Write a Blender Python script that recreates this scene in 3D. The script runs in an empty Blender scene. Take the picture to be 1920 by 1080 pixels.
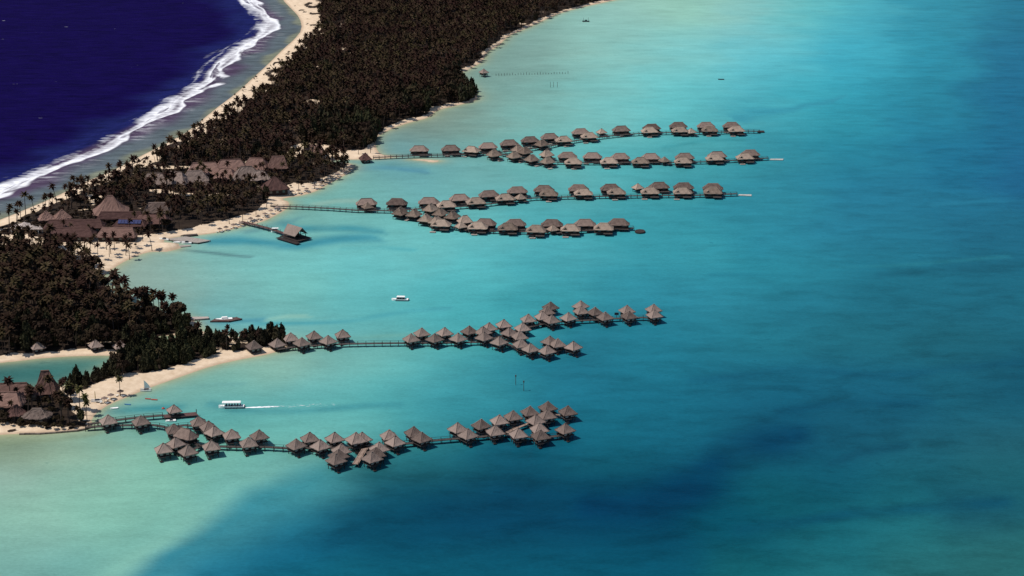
import bpy, math, random
import numpy as np
from mathutils import Vector

random.seed(7); rng = np.random.default_rng(7)
sc = bpy.context.scene
COL = sc.collection

# ------------------------------------------------------------------ camera
CAM_H, PITCH, FPX = 314.0, math.radians(17.5), 3600.0
cam = bpy.data.cameras.new('camera'); camo = bpy.data.objects.new('camera', cam); COL.objects.link(camo)
camo.location = (0, 0, CAM_H); camo.rotation_euler = (math.pi/2 - PITCH, 0, 0)
cam.sensor_width = 36; cam.lens = FPX/1920*36; cam.clip_start = 1; cam.clip_end = 40000
sc.camera = camo
# ------------------------------------------------------------------ sky, sun, exposure
SUN_EL = math.radians(59); SUN_TO = (-0.985, -0.17)
w = bpy.data.worlds.new('World'); sc.world = w; w.use_nodes = True
nt = w.node_tree; nt.nodes.clear()
wo = nt.nodes.new('ShaderNodeOutputWorld'); bg = nt.nodes.new('ShaderNodeBackground'); sk = nt.nodes.new('ShaderNodeTexSky')
sk.sky_type = 'NISHITA'; sk.sun_disc = False; sk.sun_elevation = SUN_EL
sk.sun_rotation = math.atan2(SUN_TO[0], SUN_TO[1]); sk.air_density = 1.0; sk.dust_density = 0.6
bg.inputs[1].default_value = 0.1
nt.links.new(sk.outputs[0], bg.inputs[0]); nt.links.new(bg.outputs[0], wo.inputs[0])
sl = bpy.data.lights.new('sun', 'SUN'); sl.energy = 4.3; sl.angle = math.radians(0.53); sl.color = (1, 0.95, 0.87)
so = bpy.data.objects.new('sun', sl); COL.objects.link(so)
tosun = Vector((SUN_TO[0]*math.cos(SUN_EL), SUN_TO[1]*math.cos(SUN_EL), math.sin(SUN_EL)))
so.rotation_euler = tosun.to_track_quat('Z', 'Y').to_euler(); so.location = (-600, 300, 900)
sc.view_settings.view_transform = 'Standard'; sc.view_settings.look = 'None'
sc.view_settings.exposure = 0; sc.view_settings.gamma = 1; sc.view_settings.use_curve_mapping = False

# ------------------------------------------------------------------ survey: photograph bearings to places on the ground
CP, SP = math.cos(PITCH), math.sin(PITCH)
def at(px, py, z=0.0):
    dx, dz = (px-960)/FPX, (540-py)/FPX
    r = Vector((dx, CP + dz*SP, -SP + dz*CP))
    t = (z-CAM_H)/r.z
    return Vector((r.x*t, r.y*t, z))
def A(pts, z=0.0): return np.array([at(x, y, z)[:2] for x, y in pts], dtype=np.float64)
def to_px(X, Y):
    d = Y*CP + CAM_H*SP; u = Y*SP - CAM_H*CP
    d = np.maximum(d, 60)
    return 960 + FPX*X/d, 540 - FPX*u/d
def inside(X, Y, poly):
    r = np.zeros(X.shape, bool); n = len(poly); j = n-1
    for i in range(n):
        xi, yi = poly[i]; xj, yj = poly[j]
        c = ((yi > Y) != (yj > Y)) & (X < (xj-xi)*(Y-yi)/((yj-yi) or 1e-9) + xi)
        r ^= c; j = i
    return r
def dist_line(X, Y, pts, closed=False):
    best = np.full(X.shape, 1e9); P = list(pts) + ([pts[0]] if closed else [])
    for (ax, ay), (bx, by) in zip(P[:-1], P[1:]):
        vx, vy = bx-ax, by-ay; L = vx*vx+vy*vy or 1e-9
        t = np.clip(((X-ax)*vx+(Y-ay)*vy)/L, 0, 1)
        best = np.minimum(best, (X-ax-t*vx)**2+(Y-ay-t*vy)**2)
    return np.sqrt(best)
def smooth(pts, k=2):
    p = np.array(pts, float)
    for _ in range(k):
        q = [p[0]]
        for a, b in zip(p[:-1], p[1:]): q += [a*.75+b*.25, a*.25+b*.75]
        q.append(p[-1]); p = np.array(q)
    return [tuple(v) for v in p]

def lin(c): c = c/255.0; return np.where(c <= 0.04045, c/12.92, ((c+0.055)/1.055)**2.4)

# ------------------------------------------------------------------ materials
def mat(name):
    m = bpy.data.materials.new(name); m.use_nodes = True
    n = m.node_tree; b = n.nodes['Principled BSDF']; return m, n, b
def N(n, t, **k):
    x = n.nodes.new(t)
    for a, v in k.items(): setattr(x, a, v)
    return x
def ramp(n, stops):
    r = N(n, 'ShaderNodeValToRGB'); e = r.color_ramp.elements
    e[0].position, e[0].color = stops[0][0], (*stops[0][1], 1)
    e[1].position, e[1].color = stops[-1][0], (*stops[-1][1], 1)
    for p, c in stops[1:-1]:
        x = e.new(p); x.color = (*c, 1)
    return r
def noise(n, vec, scale, detail=4, rough=0.55):
    x = N(n, 'ShaderNodeTexNoise'); x.inputs['Scale'].default_value = scale
    x.inputs['Detail'].default_value = detail; x.inputs['Roughness'].default_value = rough
    if vec is not None: n.links.new(vec, x.inputs['Vector'])
    return x
def math_(n, op, a, b=None, c=None):
    x = N(n, 'ShaderNodeMath', operation=op)
    for i, v in enumerate((a, b, c)):
        if v is None: continue
        if isinstance(v, (int, float)): x.inputs[i].default_value = v
        else: n.links.new(v, x.inputs[i])
    return x.outputs[0]
def mapr(n, v, a, b, c, d, t='LINEAR'):
    x = N(n, 'ShaderNodeMapRange', interpolation_type=t)
    n.links.new(v, x.inputs[0])
    for i, q in enumerate((a, b, c, d)): x.inputs[i+1].default_value = q
    return x.outputs[0]
def mixc(n, f, a, b, mode='MIX'):
    x = N(n, 'ShaderNodeMix', data_type='RGBA', blend_type=mode)
    for s, v in ((0, f), (6, a), (7, b)):
        if isinstance(v, (int, float)): x.inputs[s].default_value = v
        elif isinstance(v, tuple): x.inputs[s].default_value = (*v, 1)
        else: n.links.new(v, x.inputs[s])
    return x.outputs[2]
def mapping(n, vec, scale):
    x = N(n, 'ShaderNodeMapping'); x.inputs['Scale'].default_value = scale; n.links.new(vec, x.inputs[0]); return x.outputs[0]

def simple(name, col, var=0.25, rough=0.85, scale=0.8, spec=0.2, metal=0, bump=0.0):
    m, n, b = mat(name)
    tc = N(n, 'ShaderNodeTexCoord'); oi = N(n, 'ShaderNodeObjectInfo')
    nz = noise(n, tc.outputs['Object'], scale, 5)
    f = math_(n, 'ADD', mapr(n, nz.outputs[0], .3, .7, 1-var, 1+var), mapr(n, oi.outputs['Random'], 0, 1, -var*.6, var*.6))
    c = mixc(n, 1.0, col, (1, 1, 1), 'MULTIPLY')
    v = N(n, 'ShaderNodeVectorMath', operation='SCALE'); n.links.new(c, v.inputs[0]); n.links.new(f, v.inputs['Scale'])
    n.links.new(v.outputs[0], b.inputs['Base Color'])
    b.inputs['Roughness'].default_value = rough; b.inputs['Specular IOR Level'].default_value = spec; b.inputs['Metallic'].default_value = metal
    if bump:
        bp = N(n, 'ShaderNodeBump'); bp.inputs['Strength'].default_value = bump; bp.inputs['Distance'].default_value = 0.15
        nb = noise(n, tc.outputs['Object'], scale*5, 3); n.links.new(nb.outputs[0], bp.inputs['Height']); n.links.new(bp.outputs[0], b.inputs['Normal'])
    return m
M = {}
def thatch(name, a, b_):
    m, n, b = mat(name)
    tc = N(n, 'ShaderNodeTexCoord'); oi = N(n, 'ShaderNodeObjectInfo')
    n1 = noise(n, tc.outputs['Object'], 0.45, 5, .65)
    n2 = noise(n, mapping(n, tc.outputs['Object'], (3.0, 3.0, .5)), 1.0, 4, .7)
    f = math_(n, 'ADD', math_(n, 'MULTIPLY', n1.outputs[0], .6), math_(n, 'MULTIPLY', n2.outputs[0], .5))
    f = math_(n, 'ADD', f, mapr(n, oi.outputs['Random'], 0, 1, -.26, .24))
    r = ramp(n, [(.25, a), (.8, b_)]); n.links.new(f, r.inputs[0]); n.links.new(r.outputs[0], b.inputs['Base Color'])
    b.inputs['Roughness'].default_value = .95; b.inputs['Specular IOR Level'].default_value = .1
    bp = N(n, 'ShaderNodeBump'); bp.inputs['Strength'].default_value = .7; bp.inputs['Distance'].default_value = .25
    n.links.new(n2.outputs[0], bp.inputs['Height']); n.links.new(bp.outputs[0], b.inputs['Normal'])
    return m
M['thatch'] = thatch('thatch', (.092, .067, .058), (.275, .207, .178))
M['thatch_villa'] = thatch('thatch_villa', (.074, .052, .045), (.25, .182, .154))
M['thatch_pale'] = thatch('thatch_pale', (.115, .082, .065), (.35, .262, .208))
M['thatch_dark'] = thatch('thatch_dark', (.05, .026, .024), (.13, .072, .062))
M['thatch_red'] = thatch('thatch_red', (.10, .056, .047), (.23, .14, .115))
M['wood_dark'] = simple('wood_dark', (.035, .024, .022), .3)
M['wood'] = simple('wood', (.06, .048, .044), .3)
M['plank_light'] = simple('plank_light', (.24, .17, .135), .25)
M['deck_red'] = simple('deck_red', (.085, .046, .042), .25)
M['white'] = simple('white', (.78, .77, .74), .05, .5, spec=.4)
M['boat_dark'] = simple('boat_dark', (.03, .035, .045), .2, .5)
M['glass'] = simple('glass', (.05, .07, .08), .1, .15, spec=.6)
M['pale'] = simple('pale', (.42, .40, .37), .2)
M['concrete'] = simple('concrete', (.30, .26, .23), .2)
M['canvas'] = simple('canvas', (.36, .30, .27), .1)
M['red'] = simple('red', (.35, .06, .04), .15, .5)
M['blue'] = simple('blue', (.05, .16, .30), .15, .5)
M['yellow'] = simple('yellow', (.45, .33, .12), .15, .6)
M['solar'] = simple('solar', (.03, .035, .10), .2, .3, spec=.5)
M['stone'] = simple('stone', (.16, .125, .10), .4, bump=.5)
M['trunk'] = simple('trunk', (.06, .042, .035), .3)

def leafmat(name, stops):
    m, n, b = mat(name)
    at_ = N(n, 'ShaderNodeAttribute', attribute_name='tint'); oi = N(n, 'ShaderNodeObjectInfo')
    f = math_(n, 'FRACT', math_(n, 'ADD', at_.outputs['Fac'], oi.outputs['Random']))
    g = N(n, 'ShaderNodeNewGeometry'); nz = noise(n, g.outputs['Position'], .35, 3); nb_ = noise(n, g.outputs['Position'], .022, 3)
    f = math_(n, 'ADD', math_(n, 'MULTIPLY', f, .75), math_(n, 'MULTIPLY', math_(n, 'SUBTRACT', nz.outputs[0], .4), .8))
    r = ramp(n, stops); n.links.new(f, r.inputs[0])
    hv = mixc(n, mapr(n, nb_.outputs[0], .4, .62, 0, .85), r.outputs[0], mixc(n, 1.0, r.outputs[0], (.94, 1.15, .88), 'MULTIPLY'))
    n.links.new(hv, b.inputs['Base Color'])
    b.inputs['Roughness'].default_value = .8; b.inputs['Specular IOR Level'].default_value = .03
    return m
M['palm'] = leafmat('palm_leaf', [(0, (.017, .0074, .0066)), (.45, (.033, .0172, .0132)), (.75, (.043, .029, .0162)), (1, (.09, .054, .042))])
M['palm_green'] = leafmat('palm_leaf_green', [(0, (.026, .02, .011)), (.5, (.046, .042, .016)), (1, (.08, .066, .03))])
M['broad'] = leafmat('broad_leaf', [(0, (.017, .009, .008)), (.5, (.030, .0185, .0135)), (1, (.048, .031, .021))])
M['casu'] = leafmat('casuarina_leaf', [(0, (.018, .014, .010)), (.5, (.034, .029, .018)), (1, (.055, .045, .028))])

# ------------------------------------------------------------------ object helpers
def mesh_obj(name, me, parent=None, m=None):
    o = bpy.data.objects.new(name, me); COL.objects.link(o)
    if parent is not None: o.parent = parent
    if m is not None and not me.materials: me.materials.append(m)
    return o
def tag(o, label=None, cat=None, group=None, kind=None):
    for k, v in (('label', label), ('category', cat), ('group', group), ('kind', kind)):
        if v: o[k] = v
    return o
def empty(name, loc, rz, label, cat, group=None):
    o = bpy.data.objects.new(name, None); COL.objects.link(o); o.empty_display_size = 1
    o.location = loc; o.rotation_euler = (0, 0, rz)
    return tag(o, label, cat, group)
class MB:
    def __init__(s): s.v = []; s.f = []
    def add(s, v, f):
        k = len(s.v); s.v += [tuple(p) for p in v]; s.f += [tuple(i+k for i in q) for q in f]; return s
    def box(s, c, d, rz=0):
        x, y, z = d[0]/2, d[1]/2, d[2]/2; cr, sr = math.cos(rz), math.sin(rz)
        P = [(-x,-y,-z),(x,-y,-z),(x,y,-z),(-x,y,-z),(-x,-y,z),(x,-y,z),(x,y,z),(-x,y,z)]
        P = [(c[0]+a*cr-b*sr, c[1]+a*sr+b*cr, c[2]+e) for a, b, e in P]
        return s.add(P, [(0,3,2,1),(4,5,6,7),(0,1,5,4),(1,2,6,5),(2,3,7,6),(3,0,4,7)])
    def bar(s, a, b, r0, r1=None, n=5):
        a, b = Vector(a), Vector(b); r1 = r0 if r1 is None else r1; d = (b-a).normalized()
        u = d.cross(Vector((0, 0, 1))) if abs(d.z) < .95 else d.cross(Vector((1, 0, 0))); u.normalize(); t = d.cross(u)
        P = []
        for c, r in ((a, r0), (b, r1)):
            for i in range(n):
                q = 2*math.pi*i/n; P.append(c + u*math.cos(q)*r + t*math.sin(q)*r)
        return s.add(P, [(i, (i+1) % n, n+(i+1) % n, n+i) for i in range(n)] + [tuple(range(n))[::-1], tuple(range(n, 2*n))])
    def mesh(s, name):
        me = bpy.data.meshes.new(name); me.from_pydata(s.v, [], s.f); me.update(); return me
def np_mesh(name, V, F4=None, F3=None, attrs=None):
    """fast mesh of quads / tris from numpy arrays"""
    me = bpy.data.meshes.new(name); V = np.asarray(V, np.float32)
    me.vertices.add(len(V)); me.vertices.foreach_set('co', V.ravel())
    loops, starts, off = [], [], 0
    for F in (F4, F3):
        if F is None or len(F) == 0: continue
        F = np.asarray(F, np.int32); k = F.shape[1]
        loops.append(F.ravel()); starts.append(off + np.arange(len(F))*k); off += F.size
    L = np.concatenate(loops); S = np.concatenate(starts)
    me.loops.add(len(L)); me.loops.foreach_set('vertex_index', L)
    me.polygons.add(len(S)); me.polygons.foreach_set('loop_start', S.astype(np.int32))
    me.update(calc_edges=True); me.validate()
    for nm, (ty, arr) in (attrs or {}).items():
        a = me.attributes.new(nm, ty, 'POINT')
        a.data.foreach_set('color' if ty == 'FLOAT_COLOR' else 'value', np.asarray(arr, np.float32).ravel())
    return me

# ------------------------------------------------------------------ island outline and seabed survey
OCEAN_SHORE = [(505,-110),(512,-60),(520,-25),(530,0),(545,15),(562,33),(567,55),(551,75),(533,90),(500,123),(470,150),(443,175),(400,207),(353,247),(305,272),(255,297),(200,326),(165,338),(100,371),(35,398),(0,412),(-150,470),(-420,560)]
LAGOON_SHORE = [(-420,850),(-200,830),(0,815),(75,812),(155,806),(174,798),(172,783),(190,767),(212,755),(245,742),(280,727),(337,707),(400,685),(460,672),(500,665),(530,656),(546,646),(530,637),(500,633),(430,631),(380,623),(372,613),(368,604),(348,594),(300,583),(250,573),(215,553),(195,532),(193,516),(207,507),(230,492),(245,485),(265,476),(285,471),(325,470),(338,464),(330,458),(303,455),(312,448),(345,442),(385,440),(437,430),(465,422),(490,417),(515,405),(540,391),(543,378),(526,374),(540,370),(570,366),(597,357),(612,347),(645,330),(667,315),(662,308),(640,304),(606,303),(640,299.5),(693,299),(710,297.5),(740,295.5),(740,293),(714,290),(706,280),(703,267),(710,253),(743,238),(767,230),(807,220),(817,207),(860,197),(893,189),(896,180),(880,160),(857,140),(890,125),(905,115),(913,97),(933,88),(953,67),(983,55),(1020,38),(1053,23),(1093,13),(1153,0),(1250,-18),(1500,-50),(1600,-110)]
INLET = [(-420,690),(-100,688),(0,681),(100,669),(217,666),(232,672),(215,684),(180,704),(150,716),(120,724),(80,731),(0,734),(-420,750)]
POND = [(288,634),(300,630),(338,629),(340,634),(320,641),(292,641)]
SANDBAR = [(768,299.2),(785,298.2),(803,299.3),(818,300.3),(826,302),(815,304.6),(803,304),(797,302),(785,301)]
W_ISL = np.concatenate([A(smooth(OCEAN_SHORE, 1)), A(smooth(LAGOON_SHORE, 1))])
W_INL = A(smooth(INLET, 1)); W_POND = A(POND); W_BAR = A(smooth(SANDBAR+SANDBAR[:1], 1))
def land_sdf(X, Y):
    d = dist_line(X, Y, W_ISL, True); s = np.where(inside(X, Y, W_ISL), d, -d)
    for P in (W_INL, W_POND):
        d2 = dist_line(X, Y, P, True); s = np.minimum(s, np.where(inside(X, Y, P), -d2, d2))
    d3 = dist_line(X, Y, W_BAR, True)
    return np.maximum(s, np.where(inside(X, Y, W_BAR), d3, -d3))
def vnoise(X, Y, sc_, seed):
    r = np.random.default_rng(seed); T = r.random((64, 64)); u, v = X/sc_, Y/sc_
    i, j = np.floor(u).astype(int), np.floor(v).astype(int); f, g = u-i, v-j; f = f*f*(3-2*f); g = g*g*(3-2*g)
    a, b, c, d = T[i % 64, j % 64], T[(i+1) % 64, j % 64], T[i % 64, (j+1) % 64], T[(i+1) % 64, (j+1) % 64]
    return (a*(1-f)+b*f)*(1-g)+(c*(1-f)+d*f)*g

# places where trees and undergrowth grow
WOODS = {
 'motu': [(612,-100),(606,-30),(600,0),(598,28),(606,52),(590,72),(562,108),(530,145),(498,178),(461,207),(426,230),(381,258),(322,290),(284,309),(296,316),(334,317),(352,316),(400,314),(440,310),(500,303),(530,298),(545,282),(565,272),(612,276),(640,288),(672,286),(696,276),(700,262),(708,252),(735,236),(762,227),(800,216),(808,203),(855,194),(890,187),(892,178),(868,158),(852,139),(884,124),(900,112),(908,96),(928,84),(947,66),(977,54),(1013,37),(1046,23),(1086,12),(1144,-1),(1240,-20),(1490,-60),(1500,-100)],
 'resort': [(250,322),(262,345),(290,368),(340,372),(400,374),(450,368),(480,370),(500,374),(498,388),(476,402),(440,411),(400,423),(360,432),(326,437),(300,442),(285,447),(268,440),(300,424),(330,405),(318,396),(290,396),(250,398),(215,402),(150,398),(100,402),(62,413),(0,438),(-60,455),(-420,600),(-420,570),(-60,438),(6,428),(48,410),(118,380),(178,353),(226,334)],
 'yard': [(-60,455),(0,438),(62,412),(100,401),(150,397),(215,401),(250,397),(318,395),(332,405),(302,426),(286,446),(268,447),(240,447),(215,452),(196,447),(150,449),(110,453),(50,447),(0,445)],
 'halls': [(250,317),(300,322),(352,320),(440,312),(540,300),(549,345),(530,356),(500,372),(430,371),(300,365),(258,345)],
 'point': [(536,300),(600,297),(640,305),(656,311),(640,324),(612,336),(594,346),(560,352),(545,345),(528,330)],
 'grove': [(-420,640),(-60,492),(0,464),(50,464),(112,470),(140,486),(166,499),(186,508),(184,516),(190,532),(212,556),(250,576),(300,587),(345,598),(362,606),(366,616),(340,624),(292,628),(282,648),(240,656),(200,657),(100,660),(0,671),(-100,680),(-420,686)],
 'spit': [(540,646),(515,650),(480,657),(455,661),(420,666),(380,677),(340,690),(310,698),(280,703),(240,708),(205,715),(180,726),(152,738),(122,736),(140,722),(180,706),(220,687),(236,668),(290,655),(342,642),(350,630),(400,632),(450,634),(500,637),(530,640)],
 'cape': [(-420,762),(0,760),(60,757),(95,748),(118,740),(136,744),(134,762),(132,778),(160,790),(160,799),(110,802),(60,800),(0,803),(-420,835)],
}
W_WOODS = {k: A(smooth(v, 1)) for k, v in WOODS.items()}
CLEAR = [[(560,192),(600,190),(602,200),(562,201)],[(195,372),(160,368),(168,385),(180,392)],[(760,202),(775,198),(778,206),(764,208)],[(795,74),(806,72),(808,79),(797,80)]]
W_CLEAR = [A(c) for c in CLEAR]

# ------------------------------------------------------------------ the water
SURF = [(380,-90),(420,-50),(448,-12),(464,8),(484,26),(494,46),(486,64),(462,80),(434,97),(410,114),(392,135),(384,152),(360,165),(330,182),(306,206),(280,220),(252,236),(226,249),(196,266),(150,286),(104,306),(64,325),(32,341),(0,356),(-150,410),(-420,500)]
W_SURF = A(smooth(SURF, 1))
SPINE = [(800,-100),(740,-20),(690,50),(600,130),(480,230),(340,300),(220,340),(110,388),(0,430),(-150,500),(-420,620)]
W_OCEAN = np.concatenate([[(at(800,-100).x+400, 15000)], A(SPINE), [(-15000, at(-420,620).y-1200), (-15000, 15000)]])

WATER = """
1160 8 146 196 185;1280 6 148 202 181;1400 20 136 196 190;1500 20 99.4 191.1 191.8;1600 20 73.6 172.2 187.7;1760 20 50.6 147 168.3;1900 30 36.8 119.7 147.9;1200 -60 151 200 179;
1500 -60 101.2 189 183.6;1800 -60 46 136.5 158.1;1000 80 126 166 156;1100 60 140 190 178;1180 90 134 196 188;1280 100 124 200 198;1440 100 96 190 200;1600 100 64.4 172.2 191.8;
1760 100 46 144.9 167.3;1900 100 35 113.4 146.9;935 150 122 158 148;1000 180 124 170 160;1100 180 124 190 184;1280 180 108 198 198;1400 170 92 186 196;1500 170 66.2 176.4 191.8;
1600 180 51.5 157.5 177.5;1720 180 41.4 136.5 159.1;1900 180 32.2 109.2 142.8;780 245 126 146 132;850 220 128 154 140;920 215 124 166 156;1000 220 118 188 182;1150 205 112 192 190;
1300 205 92 188 192;1400 214 66 152 164;1470 200 60.7 168 181.6;1560 230 44.2 142.8 161.2;1750 230 36.8 126 153;1900 240 31.3 109.2 142.8;690 305 96 156 164;780 320 100 164 172;
850 305 108 172 166;1000 315 108 180 175;1150 318 92 180 180;1300 275 80 168 172;1380 310 62 156 166;1450 300 50 140 156;1600 300 40.5 134.4 157.1;1800 300 32.2 115.5 146.9;
1920 320 32 100 138;640 345 120 176 164;700 345 112 172 168;900 340 112 170 168;1050 328 98 176 176;1200 325 76 166 172;1300 330 62 152 162;1480 345 45 134 155;
1650 360 38 120 148;570 378 118 176 166;650 375 118 178 168;650 405 112 180 174;560 400 116 172 164;800 350 108 174 172;900 398 100 182 180;1000 390 74 166 172;
1200 390 60 154 165;1400 390 48 140 158;1600 410 41 125 150;1800 400 36 114 142;700 410 112 184 180;780 440 106 188 186;900 450 94 182 186;1050 455 78 170 178;
1200 445 62 158 168;1300 450 54 150 164;1500 450 45 135 156;1700 450 38 120 144;1900 450 34 106 132;250 500 142 168 156;300 490 138 172 160;350 500 132 180 170;
450 490 124 186 178;450 470 110 180 178;560 480 114 190 186;700 490 106 190 190;900 510 88 184 188;1050 500 74 170 180;1250 500 54 150 165;1450 500 45 140 157;
1650 500 36 116 136;1850 490 33 106 128;300 550 140 174 164;420 560 126 180 172;560 550 114 190 183;700 540 102 190 190;850 560 80 176 181;1000 550 60 156 166;
1150 540 52 146 161;1300 560 47 138 157;1500 560 38 120 140;1700 560 34 110 130;1880 560 33 106 126;420 612 88 164 172;470 600 92 168 174;520 592 128 190 178;
600 608 92 172 176;650 605 94 178 178;750 600 84 172 175;900 595 70 168 174;1000 570 58 154 164;1250 620 40 128 148;1150 615 42 126 144;470 690 142 184 164;
540 668 136 178 160;650 665 114 174 165;720 668 110 178 170;800 670 96 180 178;880 668 80 170 172;950 675 60 154 162;1060 672 36 112 132;1040 690 36 120 140;
1200 660 36 126 146;1400 650 37 120 138;1600 650 34 108 125;1800 650 32 100 116;290 735 130 176 158;330 728 124 178 164;380 715 126 186 170;450 720 118 186 175;
600 715 110 188 184;750 715 96 182 180;850 715 70 162 170;920 715 50 142 156;1000 720 38 124 144;1100 720 33 115 138;1250 710 31 112 134;1400 720 28 102 126;
1600 720 28 100 124;1800 700 29 98 118;1900 710 24 84 106;225 765 108 168 160;300 765 84 160 160;380 770 74 154 158;450 775 76 156 160;560 765 84 168 172;
650 768 92 176 175;720 762 84 172 172;800 762 66 156 164;880 760 44 132 146;1110 770 30 114 135;1250 770 28 108 130;1450 770 25 96 120;1650 770 26 92 115;
1850 770 30 100 120;420 795 104 184 172;540 795 116 190 176;620 795 112 186 176;690 800 92 172 168;760 790 66 156 162;820 790 46 134 146;0 828 124 146 120;
60 832 138 162 138;150 830 140 174 152;250 828 130 180 160;420 845 122 184 166;500 850 108 178 166;560 862 92 164 158;740 850 50 130 138;800 840 40 122 134;
900 840 26 98 116;1000 835 24 94 116;1120 830 26 106 127;1260 830 25 102 125;1450 825 22 84 110;1600 820 24 86 108;1720 840 31 96 114;1880 830 35 94 108;
30 900 145 180 165;150 900 136 185 166;300 900 130 190 170;450 900 110 176 162;540 900 84 156 156;610 900 50 126 136;700 890 27 90 102.5;800 900 18 75.6 91.9;
1000 890 16.2 72 92.8;1150 880 17.1 81 99;1280 925 10 58 88.4;1340 905 13 66 93;1420 870 18 76 98.6;1440 915 21 98 111.6;1550 900 22 92 112;1700 900 27 98 112;
1880 900 32 98 108;30 960 140 190 170;200 960 135 195 175;340 955 126 186 168;420 945 104 172 164;480 960 40 126 148;550 960 34 118 138;700 960 18 81 101.6;
900 960 16.2 70.2 95.4;1050 960 14.4 67.5 92.8;1200 960 11.7 63 91;1350 970 15 86 103.2;1500 960 18 86 100.4;1650 960 25 98 112;1850 945 24 84 104;30 1020 130 180 165;
200 1015 130 186 168;300 1005 104 172 160;350 1040 48 132 152;430 1015 40 124 144;550 1020 23 101 131;800 1020 16.2 79.2 104.2;1000 1020 15.3 73.8 99;1200 1020 14.4 73.8 99;
1400 1000 15 78 99.5;1550 1020 27 106 119;1700 1000 38 116 123;1880 1010 41 106 110;30 1070 118 174 165;150 1070 104 166 160;250 1050 96 164 160;380 1070 30 116 145;
600 1070 22 100 120.9;800 1070 20 95 116.2;1000 1070 18 90 111.6;1200 1070 17 88 109.7;1400 1060 24 100 109.7;1550 1070 35 112 120;1750 1065 40 108 112;1900 1070 42 106 108;
0 700 58 112 110;50 692 62 118 114;150 685 70 128 122;200 674 82 136 126;310 635 92 128 104
"""
WP = np.array([[float(q) for q in r.split()] for r in WATER.replace('\n', '').split(';') if r.strip()])
# channels, troughs and pale shoals: path, colour, half thickness (photo px), strength
STROKES = [
 ([(400,452),(450,446),(500,452),(560,458),(640,452),(700,450)], (68,150,164), 10, .8),
 ([(520,408),(560,425),(620,428),(680,432),(720,436)], (72,152,162), 8, .8),
 ([(338,470),(380,474),(430,476),(475,477)], (92,138,140), 3.0, .75),
 ([(560,404),(500,418),(460,430)], (92,150,156), 5, .6),
 ([(640,470),(700,466),(760,470)], (80,172,180), 4, .5),
 ([(590,382),(640,379),(680,380)], (150,186,170), 4, .6),
 ([(372,604),(430,603),(490,596)], (70,146,166), 6, .7),
 ([(480,606),(560,606),(640,602),(700,594),(760,588),(840,582)], (74,160,170), 5, .7),
 ([(500,596),(530,590),(570,590)], (142,194,178), 5, .6),
 ([(600,640),(700,632),(790,628)], (112,172,160), 4, .45),
 ([(200,772),(260,770),(330,768)], (66,144,148), 8, .85),
 ([(370,762),(440,772),(520,772),(600,768),(700,764),(760,766)], (60,140,150), 7, .85),
 ([(330,735),(380,725),(440,722)], (104,164,160), 5, .5),
 ([(680,318),(740,315),(800,318)], (84,146,164), 8, .55),
 ([(620,985),(760,965),(900,960),(1050,956),(1150,945)], (13,70,100), 55, .45),
 ([(1120,948),(1166,942),(1250,934),(1300,914),(1348,866),(1418,836),(1495,824)], (10,58,92), 42, .5),
 ([(1380,1000),(1500,985),(1600,960),(1750,950),(1900,938)], (18,78,104), 12, .5),
 ([(1560,870),(1620,850),(1700,840)], (22,76,98), 10, .5),
 ([(1450,780),(1600,765),(1740,755)], (20,80,106), 10, .5),
 ([(1300,712),(1450,700),(1620,708),(1800,690),(1930,676)], (24,88,114), 9, .4),
 ([(1640,520),(1780,512),(1920,502)], (29,92,112), 10, .5),
 ([(1330,520),(1460,520),(1600,505)], (38,122,142), 6, .4),
 ([(1560,500),(1700,498),(1900,486)], (44,128,144), 4, .45),
 ([(1740,388),(1830,376),(1930,372)], (44,130,158), 7, .5),
 ([(1380,224),(1450,208),(1520,192),(1580,184)], (56,146,166), 7, .6),
 ([(1250,270),(1330,262),(1400,264)], (62,152,160), 4, .5),
 ([(770,318),(800,322)], (80,140,158), 3, .5),
 ([(0,830),(60,824),(130,818),(200,808)], (126,150,122), 5, .5),
]
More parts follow.
